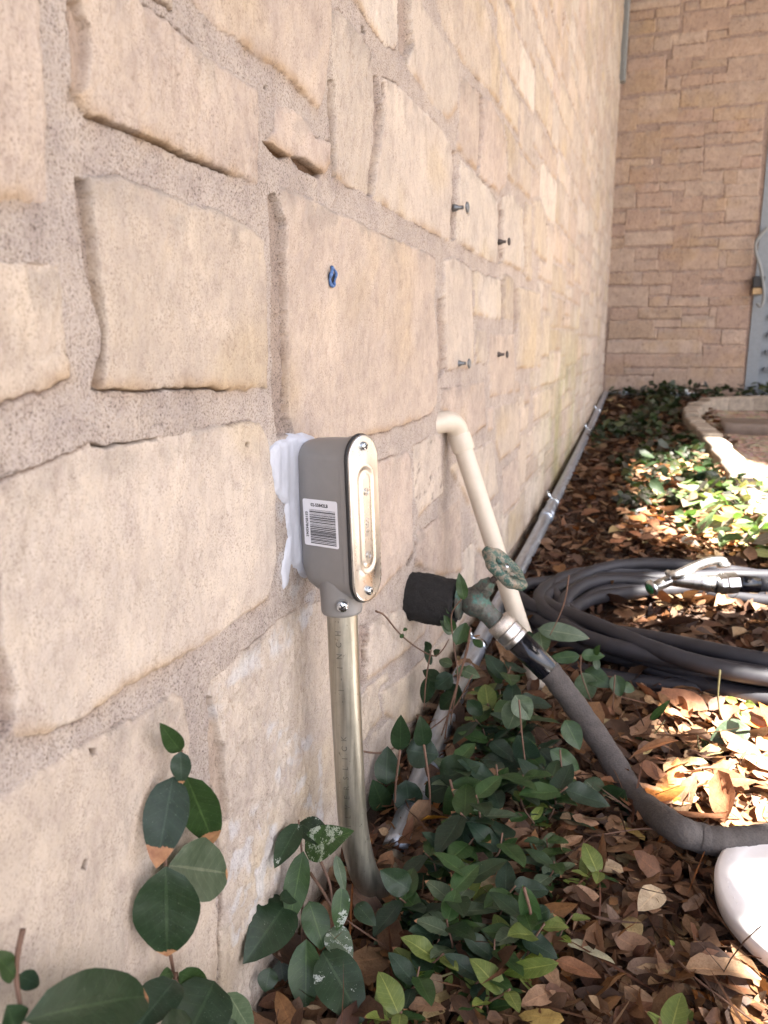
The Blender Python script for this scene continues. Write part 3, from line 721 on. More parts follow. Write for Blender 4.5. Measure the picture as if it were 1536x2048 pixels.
# ------------------------------------------------------------------ white sealant around it
cp = np.array([W(a, b, x=.012)[1:3] for a, b in [(564,900),(576,886),(594,880),(604,868),(624,864),(650,876),(652,1000),(650,1100),(648,1150),(630,1160),(614,1140),(602,1136),(598,1160),(593,1178),(588,1186),(585,1165),(584,1140),(590,1110),(598,1080),(594,1040),(592,1010),(582,1000),(572,985),(568,960),(562,930)]])
y_, z_ = np.meshgrid(np.linspace(cp[:, 0].min()-.01, cp[:, 0].max()+.01, 150), np.linspace(cp[:, 1].min()-.01, cp[:, 1].max()+.01, 330), indexing='ij')
d, _, _ = poly_sdf(cp, y_+.0022*fbm(y_, z_, 40, 3)+.0008*fbm(y_, z_, 160, 4), z_+.002*fbm(y_, z_, 50, 5))
rim = np.clip(d, 0, .03)
yr_ = (y_-cp[:, 0].min())/(cp[:, 0].max()-cp[:, 0].min())
hh = .0018+.0016*sstep(rim, 0, .006)+.016*sstep(yr_, .45, 1.0)*sstep(rim, 0, .010)+.0011*fbm(y_*1.0, z_*.3, 75, 6)+.0004*np.sin(340*(y_+.01*fbm(y_, z_, 14, 8)))*sstep(rim, .001, .006)
hh = np.where(d > 0, hh, -.006)
vi = np.arange(d.size).reshape(d.shape); fc = np.stack([vi[:-1, :-1], vi[1:, :-1], vi[1:, 1:], vi[:-1, 1:]], -1).reshape(-1, 4)
hh = hh-.0020*(1-sstep(d, 0, .003))*sstep(fbm(y_, z_, 90, 9), -.2, .3)
sel = (d.reshape(-1)[fc] > -.0008).any(1); fc = fc[sel]; used = np.unique(fc); mp = np.full(d.size, -1); mp[used] = np.arange(len(used))
o = obj('sealant', np.stack([hh, y_, z_], -1).reshape(-1, 3)[used], mp[fc], M_caulk)
tag(o, 'thick smear of white caulk between the grey conduit body and the wall', 'caulk')

# ------------------------------------------------------------------ conduits
ct = thing('metal_conduit', 'upright galvanized steel conduit below the grey conduit body, bending at the ground', 'conduit', (.055, .66, 0))
path = smoothpath([(.0431, .66, .362), (.0455, .66, .28), (.0487, .66, .20), (.052, .66, .13), (.057, .662, .09), (.063, .668, .058), (.069, .685, .032), (.069, .72, .016), (.064, .76, .012)], 10)
L0 = np.array([.055, .66, 0])
v, f = tube(path-L0, .0148, 40); obj('pipe', v, f, M_emt, ct)
parts = []
def emb(ch, z0, ang):
    v, f = glyphs(ch, .0078, .0003)
    if len(v) == 0: return
    axx = .0487+(.2-z0)*.042; th_ = ang-v[:, 1]/.0148   # text reads upwards
    r_ = .0149+v[:, 2]*.8
    P = np.stack([axx+r_*np.cos(th_), .66+r_*np.sin(th_), z0+v[:, 0]], -1)-L0
    parts.append((P, f))
angc = math.atan2(-.66, .26-.06)-.15
for i, ch in enumerate('SILVERSLICK'): emb(ch, .118+i*.0105, angc)
for i, ch in enumerate('-1-INCH-'): emb(ch, .262+i*.0115, angc)
ob_ = obj('stamped_lettering', *merge(*parts), metal_mat('stamped_edge', (.36, .35, .31), .4, 200), ct, smooth=False)
bc = thing('metal_conduit', 'long thin galvanized conduit strapped low along the left wall to the far corner', 'conduit', (.05, 3, .1))
L0 = np.array([.05, 3, .1])
gx = [(.062, .775), (.058, .858), (.046, 1.1), (.042, 1.36), (.044, 1.97), (.042, 2.6), (.036, 3.4), (.03, 4.2), (.028, 4.9), (.028, 5.33)]
gh = [.012, .016, .028, .032, .030, .030, .032, .034, .03, .03]
path = smoothpath([(x, y, float(ground_z(x, y))+h) for (x, y), h in zip(gx, gh)], 8)
v, f = tube(path-L0, .0172, 20); obj('pipe', v, f, M_emt2, bc)
def on_base(y):
    i = np.argmin(abs(path[:, 1]-y)); return path[i], unit(path[min(i+1, len(path)-1)]-path[i-1])
for y in (1.33, 2.40, 3.9, 4.6):
    p, t_ = on_base(y)
    st = [lathe(p-L0-t_*.008, t_, [(0, .0174), (.001, .0192), (.015, .0192), (.016, .0174)], 20)]
    e = box((-.001, -.008, -.004), (.022, .008, -.002)); ang = np.array([-.010, 0, .016])
    tb = tube([p-L0+(-.004, 0, .016), p-L0+(-.014, 0, .026), p-L0+(-.02, .0, .04)], [.0035, .005, .004], 8); st.append(tb)
    obj('strap', *merge(*st), M_screw, bc)
p, t_ = on_base(2.25); obj('coupling', *lathe(p-L0-t_*.03, t_, [(0, .0174), (.001, .0205), (.024, .0205), (.025, .019), (.036, .019), (.037, .0205), (.059, .0205), (.06, .0174)], 20), M_emt2, bc)
hc = thing('metal_conduit', 'thin light conduit strapped along the foot of the far wall', 'conduit', (.3, 5.36, .3))
v, f = tube([(-.26, 0, -.022), (.1, 0, -.022), (.33, 0, -.02)], .011, 10); obj('pipe', v, f, M_emt2, hc)
for x in (-.17, .21): obj('strap', *box((x, -.016, -.036), (x+.02, .012, .012)), M_screw, hc, smooth=False)

# ------------------------------------------------------------------ cream PVC drain
pv = thing('drain_pipe', 'cream plastic drain pipe with an elbow, slanting out of the left wall to the ground', 'pipe', (.012, 1.22, .48))
L0 = np.array([.012, 1.22, .48])
E0 = np.array([.014, 1.22, .485]); E1 = np.array([.021, 1.22, .438]); dn = unit(np.array([.183, 1.222, .0])-np.array([.018, 1.22, .45]))
c_ = [np.array([-.03, 1.160, .474]), np.array([-.006, 1.178, .4765]), np.array([.006, 1.190, .4785]), np.array([.0145, 1.202, .476]), np.array([.0195, 1.212, .468]), np.array([.0225, 1.217, .457]), np.array([.0225, 1.218, .457])+dn*.028]
v, f = tube(smoothpath(c_, 5)-L0, .0170, 28); sharp(obj('elbow', v, f, M_pvc, pv), 50)
ce = c_[-1]-L0; v, f = lathe(ce-dn*.027, dn, [(0, .0170), (.0006, .0180), (.026, .0182), (.0275, .0176), (.028, .014)], 32); sharp(obj('socket_collar', v, f, M_pvc, pv), 50)
s0 = c_[-2]; v, f = tube(np.array([s0-L0, np.array([.186, 1.222, -.01])-L0]), .0150, 28); sharp(obj('pipe', v, f, M_pvc, pv), 50)

# ------------------------------------------------------------------ foam sleeve, faucet, garden hose
fs_ = thing('foam_sleeve', 'black foam insulation sleeve sticking out of the wall around the faucet pipe', 'insulation', (0, 1.03, .243))
prof = [(-.01, .034)]+[(x_, .0345+.0012*math.sin(x_*60)) for x_ in np.linspace(.002, .066, 16)]+[(.068, .0335), (.069, .032), (.0685, .026), (.067, .018), (.0665, .012)]
v, f = lathe((0, 0, 0), (1, 0, -.06), prof, 48, cap=False); v = v+.0022*np.stack([1.6*fbm(v[:, 1], v[:, 2], 70, 5), fbm(v[:, 2]+v[:, 0], v[:, 1], 60, 6), fbm(v[:, 0]+v[:, 1], v[:, 2], 60, 7)], -1)+.0007*np.random.default_rng(2).standard_normal(v.shape)
obj('sleeve', v, f, M_foam, fs_)
fa = thing('outdoor_faucet', 'weathered green-bronze outdoor faucet with a scalloped handwheel, in the black foam sleeve', 'faucet', (.095, 1.03, .246))
L0 = np.array([.095, 1.03, .246])
bd = [lathe((-.03, 0, .0), (1, 0, 0), [(0, .0125), (.006, .0125), (.008, .030), (.011, .030), (.013, .024), (.016, .015)], 32),
      lathe((-.016, 0, 0), (1, 0, -.12), [(0, .015), (.006, .019), (.014, .0215), (.022, .0215), (.03, .018), (.035, .010), (.037, .001)], 32),
      lathe((0, 0, -.001), (.75, 0, -.66), [(0, .017), (.016, .0152), (.028, .0135), (.045, .0145)], 32),
      lathe((-.002, 0, 0), (.62, 0, .78), [(0, .018), (.014, .0145), (.02, .0135)], 32)]
sharp(obj('body', *merge(*bd), M_bronze, fa), 60)
hx = lathe((.0105, 0, .0155), (.62, 0, .78), [(0, .0135), (.001, .0142), (.009, .0142), (.0105, .012), (.018, .0085), (.02, .008)], 6)
obj('packing_nut', *hx, M_bronze, fa, smooth=False)
ah = unit([.66, 0, .75]); wc = np.array([.135, 1.03, .296])-L0
obj('stem', *tube([np.array([.012, 0, .017]), wc], .0045, 12), M_nail, fa)
N1 = unit([.75, 0, -.66]); N2 = np.array([0, 1., 0]); vs = []; fs = []
na = 70; lev = [(.018, -.003), (.027, -.0045), (.033, -.0055), (.0365, -.003), (.0372, .001), (.0365, .0045), (.032, .006), (.027, .004), (.018, .002)]
for i in range(na):
    t_ = 2*math.pi*i/na; sc_ = 1+.07*math.cos(6*t_)
    for r_, h_ in lev: rr = r_*(sc_ if r_ > .025 else 1); vs.append(wc+rr*(math.cos(t_)*N1+math.sin(t_)*N2)+ah*h_*1.25)
m_ = len(lev)
for i in range(na):
    for j in range(m_): fs.append((i*m_+j, ((i+1) % na)*m_+j, ((i+1) % na)*m_+(j+1) % m_, i*m_+(j+1) % m_))
rim_ = (np.array(vs), fs); sp = [rim_, lathe(wc-ah*.004, ah, [(0, .009), (.007, .009), (.009, .006)], 20)]
for k_ in range(5):
    a_ = 2*math.pi*k_/5+.3; dd = math.cos(a_)*N1+math.sin(a_)*N2; sp.append(tube([wc+dd*.006, wc+dd*.02], .0035, 8))
hw = obj('handwheel', *merge(*sp), M_handle, fa)
screw(hw, wc+ah*.004, ah, .004)

gh_ = thing('garden_hose', 'dark fabric garden hose screwed to the faucet and curving down to the right', 'hose', (.13, 1.03, .22))
L0 = np.array([.13, 1.03, .22]); od = unit([.75, 0, -.66]); c0 = np.array([.1275, 1.03, .2195])-L0
kn = lathe(c0, od, [(0, .0165), (.0008, .0188), (.016, .0195), (.0168, .0182)], 90); v = kn[0]
# knurling
rel = v-c0; hgt = rel@od; rad = rel-np.outer(hgt, od); 
obj('knurled_ring', v, kn[1], None or simple('knurled_metal', (.55, .5, .45), .35, .9, nscale=900, namt=.5, bump=1, bscale=900, bdist=.001), gh_)
sharp(obj('ferrule', *lathe(c0+od*.0169, od, [(0, .0185), (.001, .0198), (.012, .0198), (.0135, .0188), (.015, .0198), (.021, .0198), (.022, .018)], 48), M_chrome, gh_), 30)
sharp(obj('black_sleeve', *lathe(c0+od*.0392, od, [(0, .0165), (.001, .0175), (.058, .0172), (.0595, .016)], 40), M_gloss, gh_), 50)
s1 = c0+L0+od*.09
hp = smoothpath([s1, s1+od*.015, (.235, 1.028, .116), (.28, 1.005, .070), W(1270, 1590, y=.955), W(1345, 1652, z=.062), W(1400, 1676, z=.056), W(1460, 1684, z=.054), W(1540, 1678, z=.054), (.60, .93, .054), (.8, 1.05, .04), (1.1, 1.3, .05)], 12)
rr_ = .0163*(1+.03*np.sin(np.arange(len(hp))*.8)+.02*np.sin(np.arange(len(hp))*2.3))
v, f = tube(hp-L0, rr_, 28); obj('hose', v, f, M_woven, gh_)

# ------------------------------------------------------------------ coiled hose with spray nozzle
ch = thing('coiled_hose', 'heap of thick black hose coiled on the leaf litter beside the wall', 'hose', (.47, 1.63, .03))
L0 = np.array([.47, 1.63, .03]); pts = []
rr = np.random.default_rng(11); nl = 11; per = 36
loops = [(.385, .0, .018, .0), (.33, .0, .018, -.03), (.40, .028, .034, .02), (.35, .02, .034, -.045), (.27, -.06, .03, .02), (.40, .03, .045, -.01), (.36, -.02, .05, .05), (.33, .05, .045, -.055), (.385, .0, .055, .03), (.30, .04, .05, -.02), (.39, .02, .06, .01), (.36, .02, .06, .0)]
for i in range(nl*per+1):
    q = i/per; a = 2*math.pi*q+.6; j = min(int(q), nl-1); fr = q-j; r0, o0, h0, w0 = loops[j]; r1, o1, h1, w1 = loops[min(j+1, nl-1)]
    s_ = fr*fr*(3-2*fr); r_ = r0+(r1-r0)*s_+.032*math.sin(a*2+j*1.7)+.012*math.sin(a*5+j); ox = o0+(o1-o0)*s_; oy = w0+(w1-w0)*s_
    h_ = (h0+(h1-h0)*s_)*(1-.35*math.sin(a))+.008*math.sin(a*3+j*2.1)
    x = ox+r_*math.cos(a)+.01; y = r_*math.sin(a)*.74+oy-.085
    pts.append((x, y, max(h_, .017)-.03+float(ground_z(0, 1.63+y))))
v, f = tube(np.array(pts)[:-3], .0138, 16); obj('hose', v, f, M_hose, ch)
# nozzle
nz0 = W(1300, 1178, z=.135); nz1 = W(1345, 1158, z=.150); nz2 = W(1432, 1168, z=.150); nz3 = W(1472, 1166, z=.148); nz4 = W(1515, 1170, z=.145); nz5 = W(1600, 1172, z=.14)
nzl = thing('spray_nozzle', 'silver trigger spray nozzle lying on top of the coiled black hose', 'nozzle', tuple(nz1)); L0 = nz1
v, f = tube(np.array([nz0, nz0+(nz1-nz0)*.12, nz0+(nz1-nz0)*.2, nz0+(nz1-nz0)*.8, nz1])-L0, [.016, .0165, .011, .011, .013], 20); obj('spray_head', v, f, M_plate, nzl)
obj('face', *lathe(nz0-L0, nz0-nz1, [(0, .011), (.0015, .0105)], 20), simple('green_rose', (.02, .14, .05), .4), nzl)
v, f = tube(np.array([nz1-(nz2-nz1)*.02, nz1+(nz2-nz1)*.1, nz1+(nz2-nz1)*.7, nz2])-L0, [.014, .0145, .016, .017], 16); obj('barrel', v, f, M_plate, nzl)
lev_ = smoothpath([nz1+(-.01, 0, .012), W(1352, 1150, z=.165), W(1385, 1135, z=.175), W(1415, 1124, z=.182), W(1444, 1122, z=.180), W(1447, 1135, z=.168)], 6)-L0
v, f = tube(lev_, [.006]*4+[.0095]*(len(lev_)-8)+[.013]*4, 12); obj('trigger', v, f, M_plate, nzl)
v, f = lathe(nz2-L0, nz3-nz2, [(0, .017), (.002, .019), (.014, .019), (.015, .022), (.040, .022), (.042, .019)], 8); obj('hex_coupling', v, f, M_chrome, nzl, smooth=False)
v, f = tube(np.array([nz2+(nz3-nz2)*.85, nz4])-L0, .0165, 20); obj('black_grip', v, f, M_gloss, nzl)
tl = smoothpath([nz4, nz5, nz5+(.1, .02, -.02), nz5+(.2, -.1, -.06)], 6); v, f = tube(tl-L0, .0135, 16); obj('hose_tail', v, f, M_hose, nzl)

# ------------------------------------------------------------------ white bucket lid
pc = np.array([.530, .790, .042])
pb = thing('bucket_lid', 'round white plastic bucket lid lying on the litter at the right edge of the picture', 'lid', tuple(pc))
pb.rotation_euler = (.03, -.02, 0)
sharp(obj('lid', *lathe((0, 0, 0), (0, 0, 1), [(-.006, .1195), (-.005, .1215), (.010, .1225), (.014, .1215), (.0165, .118), (.0172, .104), (.0166, .1015), (.0162, .099), (.0165, .085), (.0170, .001)], 128), M_pail, pb), 60)
dts = []
for i in range(90):
    a_ = i*2*math.pi/90
    if i % 9 in (0, 1, 2, 4, 5): dts.append(lathe((.111*math.cos(a_), .111*math.sin(a_), .0165), (0, 0, 1), [(0, .0012), (.0007, .0009), (.0009, .0001)], 6))
obj('raised_dots', *merge(*dts), M_pail, pb)

# ------------------------------------------------------------------ nails, anchor
def nail(u, v, u2, label, mat, hr=.0075, y=None):
    p = W(u, v, x=.004); h = W(u2, v-1, y=p[1])
    t = thing('masonry_nail', label, 'nail', tuple(p)); ln = max(h[0]-p[0], .016)
    obj('shank', *lathe((-.004, 0, 0), (1, 0, .02), [(0, .0058), (.006, .0052), (.010, .0030), (ln, .0028)], 14), mat, t)
    sharp(obj('head', *lathe((ln-.0005, 0, 0), (1, 0, .04), [(0, .004), (.0015, hr), (.004, hr*.96), (.0052, hr*.6)], 20), mat, t), 40)
nail(910, 416, 932, 'grey nail with a wide head, nearest of the upper two beside the dark slit', M_nailg, .0082)
nail(1000, 484, 1010, 'small dark nail in the joint, farther of the upper two nails', M_nail)
nail(917, 727, 930, 'grey nail near the foot of the tall pale block above the elbow', M_nailg, .008)
nail(997, 709, 1010, 'small dark nail at mid wall, farther of the lower two nails', M_nail)
p = W(666, 554, x=.0050)
an = thing('wall_anchor', 'blue plastic wall anchor in the large block above the conduit body', 'anchor', tuple(p))
t_ = np.linspace(0, 2*math.pi, 28, endpoint=False); v, f = tube(np.stack([.0008*np.sin(3*t_), (.0062+.0006*np.sin(2*t_))*np.cos(t_), (.0088+.0008*np.cos(3*t_))*np.sin(t_)], -1), .0016+.0004*np.sin(5*t_), 8, closed=True)
obj('collar', v, f, M_blue, an)
obj('hole', *lathe((-.006, 0, 0), (1, 0, 0), [(0, .0055), (.0052, .0052)], 14), M_ink, an)

# ------------------------------------------------------------------ kerb, gravel beyond
kp = smoothpath([(.68, .9, 0), (.655, 1.6, 0), (.615, 2.14, 0), (.585, 2.6, 0), (.566, 3.13, 0), (.525, 3.70, 0), (.49, 4.15, 0), (.475, 4.5, 0), (.55, 4.82, 0), (.72, 5.02, 0), (1.0, 5.10, 0), (1.7, 5.12, 0)], 6)
cum = np.concatenate([[0], np.cumsum(np.linalg.norm(np.diff(kp, axis=0), axis=1))]); tot = cum[-1]
kerb = thing('stone_kerb', 'low border of pale stone blocks curving around the gravel beyond the hose', 'kerb', (.65, 3, .1)); L0 = np.array([.65, 3, .1])
s = 0; kr = random.Random(5)
def kat(s): return np.array([np.interp(s, cum, kp[:, i]) for i in range(2)])
while s < tot-.1:
    L = kr.uniform(.17, .27); e = min(s+L-.006, tot); a, b = kat(s), kat(e); d = (b-a)/np.linalg.norm(b-a); nn = np.array([d[1], -d[0]]); wv_ = .085+kr.uniform(-.006, .006)
    z0 = float(ground_z(0, (a[1]+b[1])/2)); zt = .075+kr.uniform(-.006, .006)
    vs = []
    for zz_ in (-.05, zt):
        for q, o_ in ((a, 0), (b, 0), (b, wv_), (a, wv_)): pnt = q+nn*o_; vs.append((pnt[0]-L0[0], pnt[1]-L0[1], z0+zz_-L0[2]))
    bo = obj('kerb_block', vs, [(3, 2, 1, 0), (4, 5, 6, 7), (0, 1, 5, 4), (1, 2, 6, 5), (2, 3, 7, 6), (3, 0, 4, 7)], M_curb, kerb, smooth=False); bevel(bo, .012, 3); s += L
k = Mat('gravel_bed'); vo = k.n('TexVoronoi'); tcn = k.n('TexCoord'); k.l(tcn.outputs['Object'], vo.inputs[0]); vo.inputs['Scale'].default_value = 45
k.l(k.mul(k.ramp(k.noise(12, 3), [(.3, (.2, .13, .09)), (.7, (.36, .27, .2))]), vo.outputs['Color'], .35), k.b.inputs['Base Color']); k.b.inputs['Roughness'].default_value = .9
k.l(k.bump(vo.outputs['Distance'], 1, .012), k.b.inputs['Normal'])
X, Yg = np.meshgrid(np.linspace(.45, 2.6, 60), np.linspace(.6, 4.8, 130), indexing='ij'); gi = np.arange(X.size).reshape(X.shape)
Xs = np.maximum(X, np.interp(Yg, kp[:40, 1], kp[:40, 0])+.03)
gf = np.stack([gi[:-1, :-1], gi[1:, :-1], gi[1:, 1:], gi[:-1, 1:]], -1).reshape(-1, 4)
o = obj('gravel', np.stack([Xs, Yg, ground_z(0, Yg)+.022+.006*fbm(X, Yg, 30, 9)], -1).reshape(-1, 3), gf, k.m); tag(o, 'brown gravel inside the stone kerb', kind='stuff')
o = obj('path', *box((.66, 4.05, .15), (2.6, 4.45, .215)), simple('paving_grey', (.3, .25, .22), .9, nscale=15, bump=.5)); o.rotation_euler = (0, 0, 0); tag(o, 'grey paving strip across the gravel', kind='structure')

# ------------------------------------------------------------------ leaves
def leaf_arrays(B, T, wd, N, nu=9, nv=5, fold=.25, curl=.12, par=(2, 0, 0), shape=1.0, twist=0.0, pw=.66, jag=0.0):
    """one leaf blade: base B, tip T, width wd, upper side N"""
    B = np.asarray(B, float); T = np.asarray(T, float); L = np.linalg.norm(T-B); e = (T-B)/L
    N = np.asarray(N, float); N = N-e*(N@e); N /= np.linalg.norm(N)+1e-9; S_ = np.cross(e, N)
    t = np.linspace(0, 1, nu)[:, None]; s = np.linspace(-1, 1, nv)[None, :]
    prof = np.clip(np.sin(math.pi*np.clip(t, 0, 1)**(.82*shape)), 0, 1)**pw*(1-.30*t**3)*(1+jag*np.sin(t*23+shape*40))
    half = wd/2*np.maximum(prof, .0)*1.08
    tw = twist*t
    z = fold*half*np.abs(s)-curl*L*(t-.45)**2*1.6+curl*L*.3+.07*half*np.sin(t*13+s*2)*np.abs(s)+.06*half*np.cos(t*7+s)
    P = B+e*(t*L)[..., None]+(S_*(s*half*np.cos(tw))[..., None])+(N*(z+s*half*np.sin(tw))[..., None])
    uv = np.stack(np.broadcast_arrays(t, s), -1).reshape(-1, 2)
    gi = np.arange(nu*nv).reshape(nu, nv); f = np.stack([gi[:-1, :-1], gi[:-1, 1:], gi[1:, 1:], gi[1:, :-1]], -1).reshape(-1, 4)
    return P.reshape(-1, 3), f, uv

GREENS = {'dark': (.015, .032, .013), 'mid': (.026, .056, .016), 'blue': (.016, .033, .019), 'olive': (.095, .125, .03), 'lime': (.21, .26, .065), 'grey': (.07, .098, .058)}
def add_leaf(parent, L0, B, T, wd, N, col='dark', brown=2.0, white=0.0, speck=1.0, **kw):
    c = np.array(GREENS[col])*random.uniform(.85, 1.2)
    P, f, uv = leaf_arrays(B, T, wd, N, nu=11, nv=7, **kw)
    n = len(P); return obj('leaf', P-L0, f, M_leaf, parent, uv=uv, col={'col': np.tile(c, (n, 1)), 'par': np.tile([brown, white, speck], (n, 1))})

def traced_plant(name, label, cat, leaves, stems, depth, group=None, srad=.0016, stem_mat=None):
    """leaves: (base px, tip px, width px, colour, brown, white, dx base, dx tip); depth(u, v) -> 3D point"""
    o = depth(*leaves[0][0], 0); pl_ = thing(name, label, cat, tuple(o), group); L0 = np.array(o)
    for st in stems:
        pts = smoothpath([depth(q[0], q[1], q[2] if len(q) > 2 else -.004) for q in st], 5)
        v, f = tube(pts-L0, np.linspace(srad, srad*.6, len(pts)), 7); obj('stem', v, f, stem_mat or M_stem, pl_)
    for lf in leaves:
        (bu, bv), (tu, tv), wp = lf[:3]; colr = lf[3] if len(lf) > 3 else 'dark'; brn = lf[4] if len(lf) > 4 else 2; wh = lf[5] if len(lf) > 5 else 0
        db = lf[6] if len(lf) > 6 else random.uniform(0, .012); dt = lf[7] if len(lf) > 7 else db+random.uniform(-.008, .012)
        Bp, Tp = depth(bu, bv, db), depth(tu, tv, dt); dist = (Bp-CAM)@Fv
        N = (CAM-(Bp+Tp)/2); N = unit(N)+np.array([random.uniform(-.25, .25), random.uniform(-.25, .25), random.uniform(.0, .35)])
        add_leaf(pl_, L0, Bp, Tp, wp*dist/FPX, N, colr, brn, wh, fold=random.uniform(.08, .3), curl=random.uniform(.03, .18), shape=random.uniform(.92, 1.12), twist=random.uniform(-.35, .35), pw=random.uniform(.6, .72))
    return pl_

def keep_off(p, u, v, d=0):
    return p if p[0] > .012 else W(u, v, x=.012+abs(d)*.3)
near_wall = lambda u, v, d=0: W(u, v, x=.014+d*.8)
traced_plant('climbing_vine', 'vine shoot with six big brown-tipped leaves on the lower left wall', 'plant', [
 ((362,1503),(320,1447),36,'mid',2,0,.004,.006), ((362,1503),(363,1570),40,'blue',.86,0,.012,.014), ((347,1553),(312,1738),84,'blue',.76,0,.006,.01),
 ((373,1553),(428,1690),76,'mid',.78,0,.004,.004), ((338,1730),(460,1748),118,'grey',.93,0,.004,.008), ((332,1732),(334,1915),126,'dark',.93,0,.012,.014),
 ((345,1945),(318,1955),22,'mid',2,0,.002,.004)],
 [[(362,1500,.002),(352,1560,.0),(333,1700,.0),(332,1745,.004)],[(335,1880,0),(345,1930,.0),(352,1985,0)]], near_wall)
traced_plant('climbing_vine', 'dark vine shoot in the bottom left corner with a broad horizontal leaf', 'plant', [
 ((50,2040),(308,1990),132,'dark',.93,0,.03,.03), ((30,1955),(-14,1905),48,'mid',2,0,.01,.01), ((36,1950),(80,1970),36,'blue',2,0,.01,.01), ((30,2060),(14,2010),60,'dark',2,0,.02,.02), ((60,2090),(130,2150),70,'mid',2,0,.02,.02)],
 [[(46,1858,.01),(36,1905,.01),(33,1960,.01),(42,2030,.02),(30,2100,.02)]], near_wall)
traced_plant('climbing_vine', 'speckled dark leaves at the wall foot, right below the big vine shoot', 'plant', [
 ((352,1960),(262,2070),74,'blue',2,.1,.02,.03), ((430,1962),(352,2120),110,'dark',2,.25,.035,.04), ((358,1945),(415,1968),40,'mid',2,.1,.015,.02), ((455,1985),(505,2070),46,'grey',2,.3,.03,.035), ((385,2040),(300,2100),70,'dark',2,.1,.05,.05), ((470,2040),(420,2120),60,'dark',2,.3,.06,.06)],
 [[(352,1945,.01),(358,1990,.015),(380,2070,.02),(390,2150,.02)]], near_wall)

def front(u, v, d=0): return keep_off(W(u, v, y=.585+(v-1850)*-.00012+d*1.2), u, v, d)
traced_plant('jasmine_plant', 'upright plant with whitewashed dark leaves left of the conduit foot', 'plant', [
 ((598,1647),(549,1736),44,'dark',2,0.75,0,.004), ((598,1645),(668,1694),48,'dark',2,0.85,.004,.0), ((609,1702),(706,1662),62,'mid',.985,0.95,.0,-.01), ((607,1702),(577,1855),48,'mid',.9,0,-.004,-.01),
 ((577,1800),(488,1925),86,'dark',2,0.5,.005,.0), ((618,1802),(650,1905),54,'mid',2,.1,0,-.005), ((613,1878),(611,2028),64,'mid',.93,.2,-.012,-.02), ((645,1902),(728,2048),88,'dark',2,0.6499999999999999,-.01,-.02),
 ((560,1918),(580,2042),56,'dark',2,0.6,-.005,-.015), ((684,1772),(676,1866),36,'mid',2,.9,.004,0), ((672,1710),(690,1786),22,'grey',2,.5,.004,.004), ((712,1808),(752,1852),34,'dark',2,.2,.01,.006),
 ((655,1860),(706,1914),50,'grey',2,1.0,0,-.004), ((540,1935),(530,1985),40,'dark',2,.1,.02,.02), ((560,1800),(600,1790),30,'dark',2,.1,.03,.03)],
 [[(590,2150,-.004),(606,1960,.0),(604,1850,.0),(606,1740,.0),(597,1640,.0)],[(620,1745,.01),(650,1790,.006),(672,1840,.004),(664,1900,0),(640,2060,-.01)],[(640,1720,.01),(660,1770,.01),(665,1830,.004)],[(556,1905),(575,1950),(595,2030)]], front)
traced_plant('jasmine_plant', 'low dark plant with a narrow leaf between conduit foot and yellow seedling', 'plant', [
 ((778,1830),(790,1915),34,'dark',2,.1), ((765,1945),(790,1915),36,'mid',2,.6), ((780,1975),(800,1940),26,'olive',2,0), ((760,1850),(720,1930),30,'dark',2,.3), ((800,2010),(840,1930),28,'dark',2,.3), ((770,2000),(700,1990),60,'dark',2,.3), ((800,1820),(870,1835),60,'dark'), ((820,1780),(760,1740),50,'dark')],
 [[(790,1915),(812,1900),(850,1925),(890,1962)],[(800,2060),(790,1990),(776,1940)]], lambda u, v, d=0: keep_off(W(u, v, y=.66+d), u, v, d))
traced_plant('seedling', 'pale lime seedling with five leaves right of the conduit foot', 'plant', [
 ((917,1725),(902,1803),32,'lime'), ((915,1722),(868,1712),22,'lime'), ((916,1712),(912,1680),24,'lime'), ((925,1722),(950,1765),30,'lime'), ((918,1700),(952,1724),28,'lime')],
 [[(917,1715),(925,1760),(935,1830)]], lambda u, v, d=0: keep_off(W(u, v, y=.76+d), u, v, d), stem_mat=M_stemg)
traced_plant('seedling', 'olive runner with two long leaves below the lime seedling', 'plant', [
 ((848,1864),(793,1905),34,'olive'), ((850,1862),(918,1838),36,'olive'), ((850,1866),(865,1895),20,'olive')],
 [[(848,1864),(900,1895),(960,1950),(985,1930)]], lambda u, v, d=0: keep_off(W(u, v, y=.70+d), u, v, d), stem_mat=M_stemg)
traced_plant('seedling', 'big yellow-green leaf with smaller ones at the bottom of the bed', 'plant', [
 ((882,2055),(976,1926),62,'lime',2,0,.0,.02), ((850,2010),(835,2048),40,'olive'), ((778,2005),(838,2052),36,'lime'), ((905,1950),(880,1995),16,'olive'), ((1118,1926),(1000,1945),34,'olive',.95)],
 [[(850,2008),(875,1960),(905,1945)],[(1000,1945),(960,1990),(930,2060)]], lambda u, v, d=0: keep_off(W(u, v, y=.60+d), u, v, d), stem_mat=M_stemg)
traced_plant('jasmine_plant', 'sparse shoot of large dark leaves at the bottom, right of the yellow leaf', 'plant', [
 ((1022,1955),(1090,2065),80,'blue'), ((1000,1830),(1040,1900),44,'dark'), ((1045,1770),(1075,1890),40,'mid'), ((1100,1820),(1060,1835),30,'dark'), ((1135,1990),(1185,2040),48,'dark'), ((960,1900),(930,1960),50,'dark')],
 [[(1048,1775),(1060,1840),(1020,1900),(1010,1990),(990,2090)]], lambda u, v, d=0: keep_off(W(u, v, y=.66+d), u, v, d))
def fy(yy): return lambda u, v, d=0: keep_off(W(u, v, y=yy+d*1.5), u, v, d)
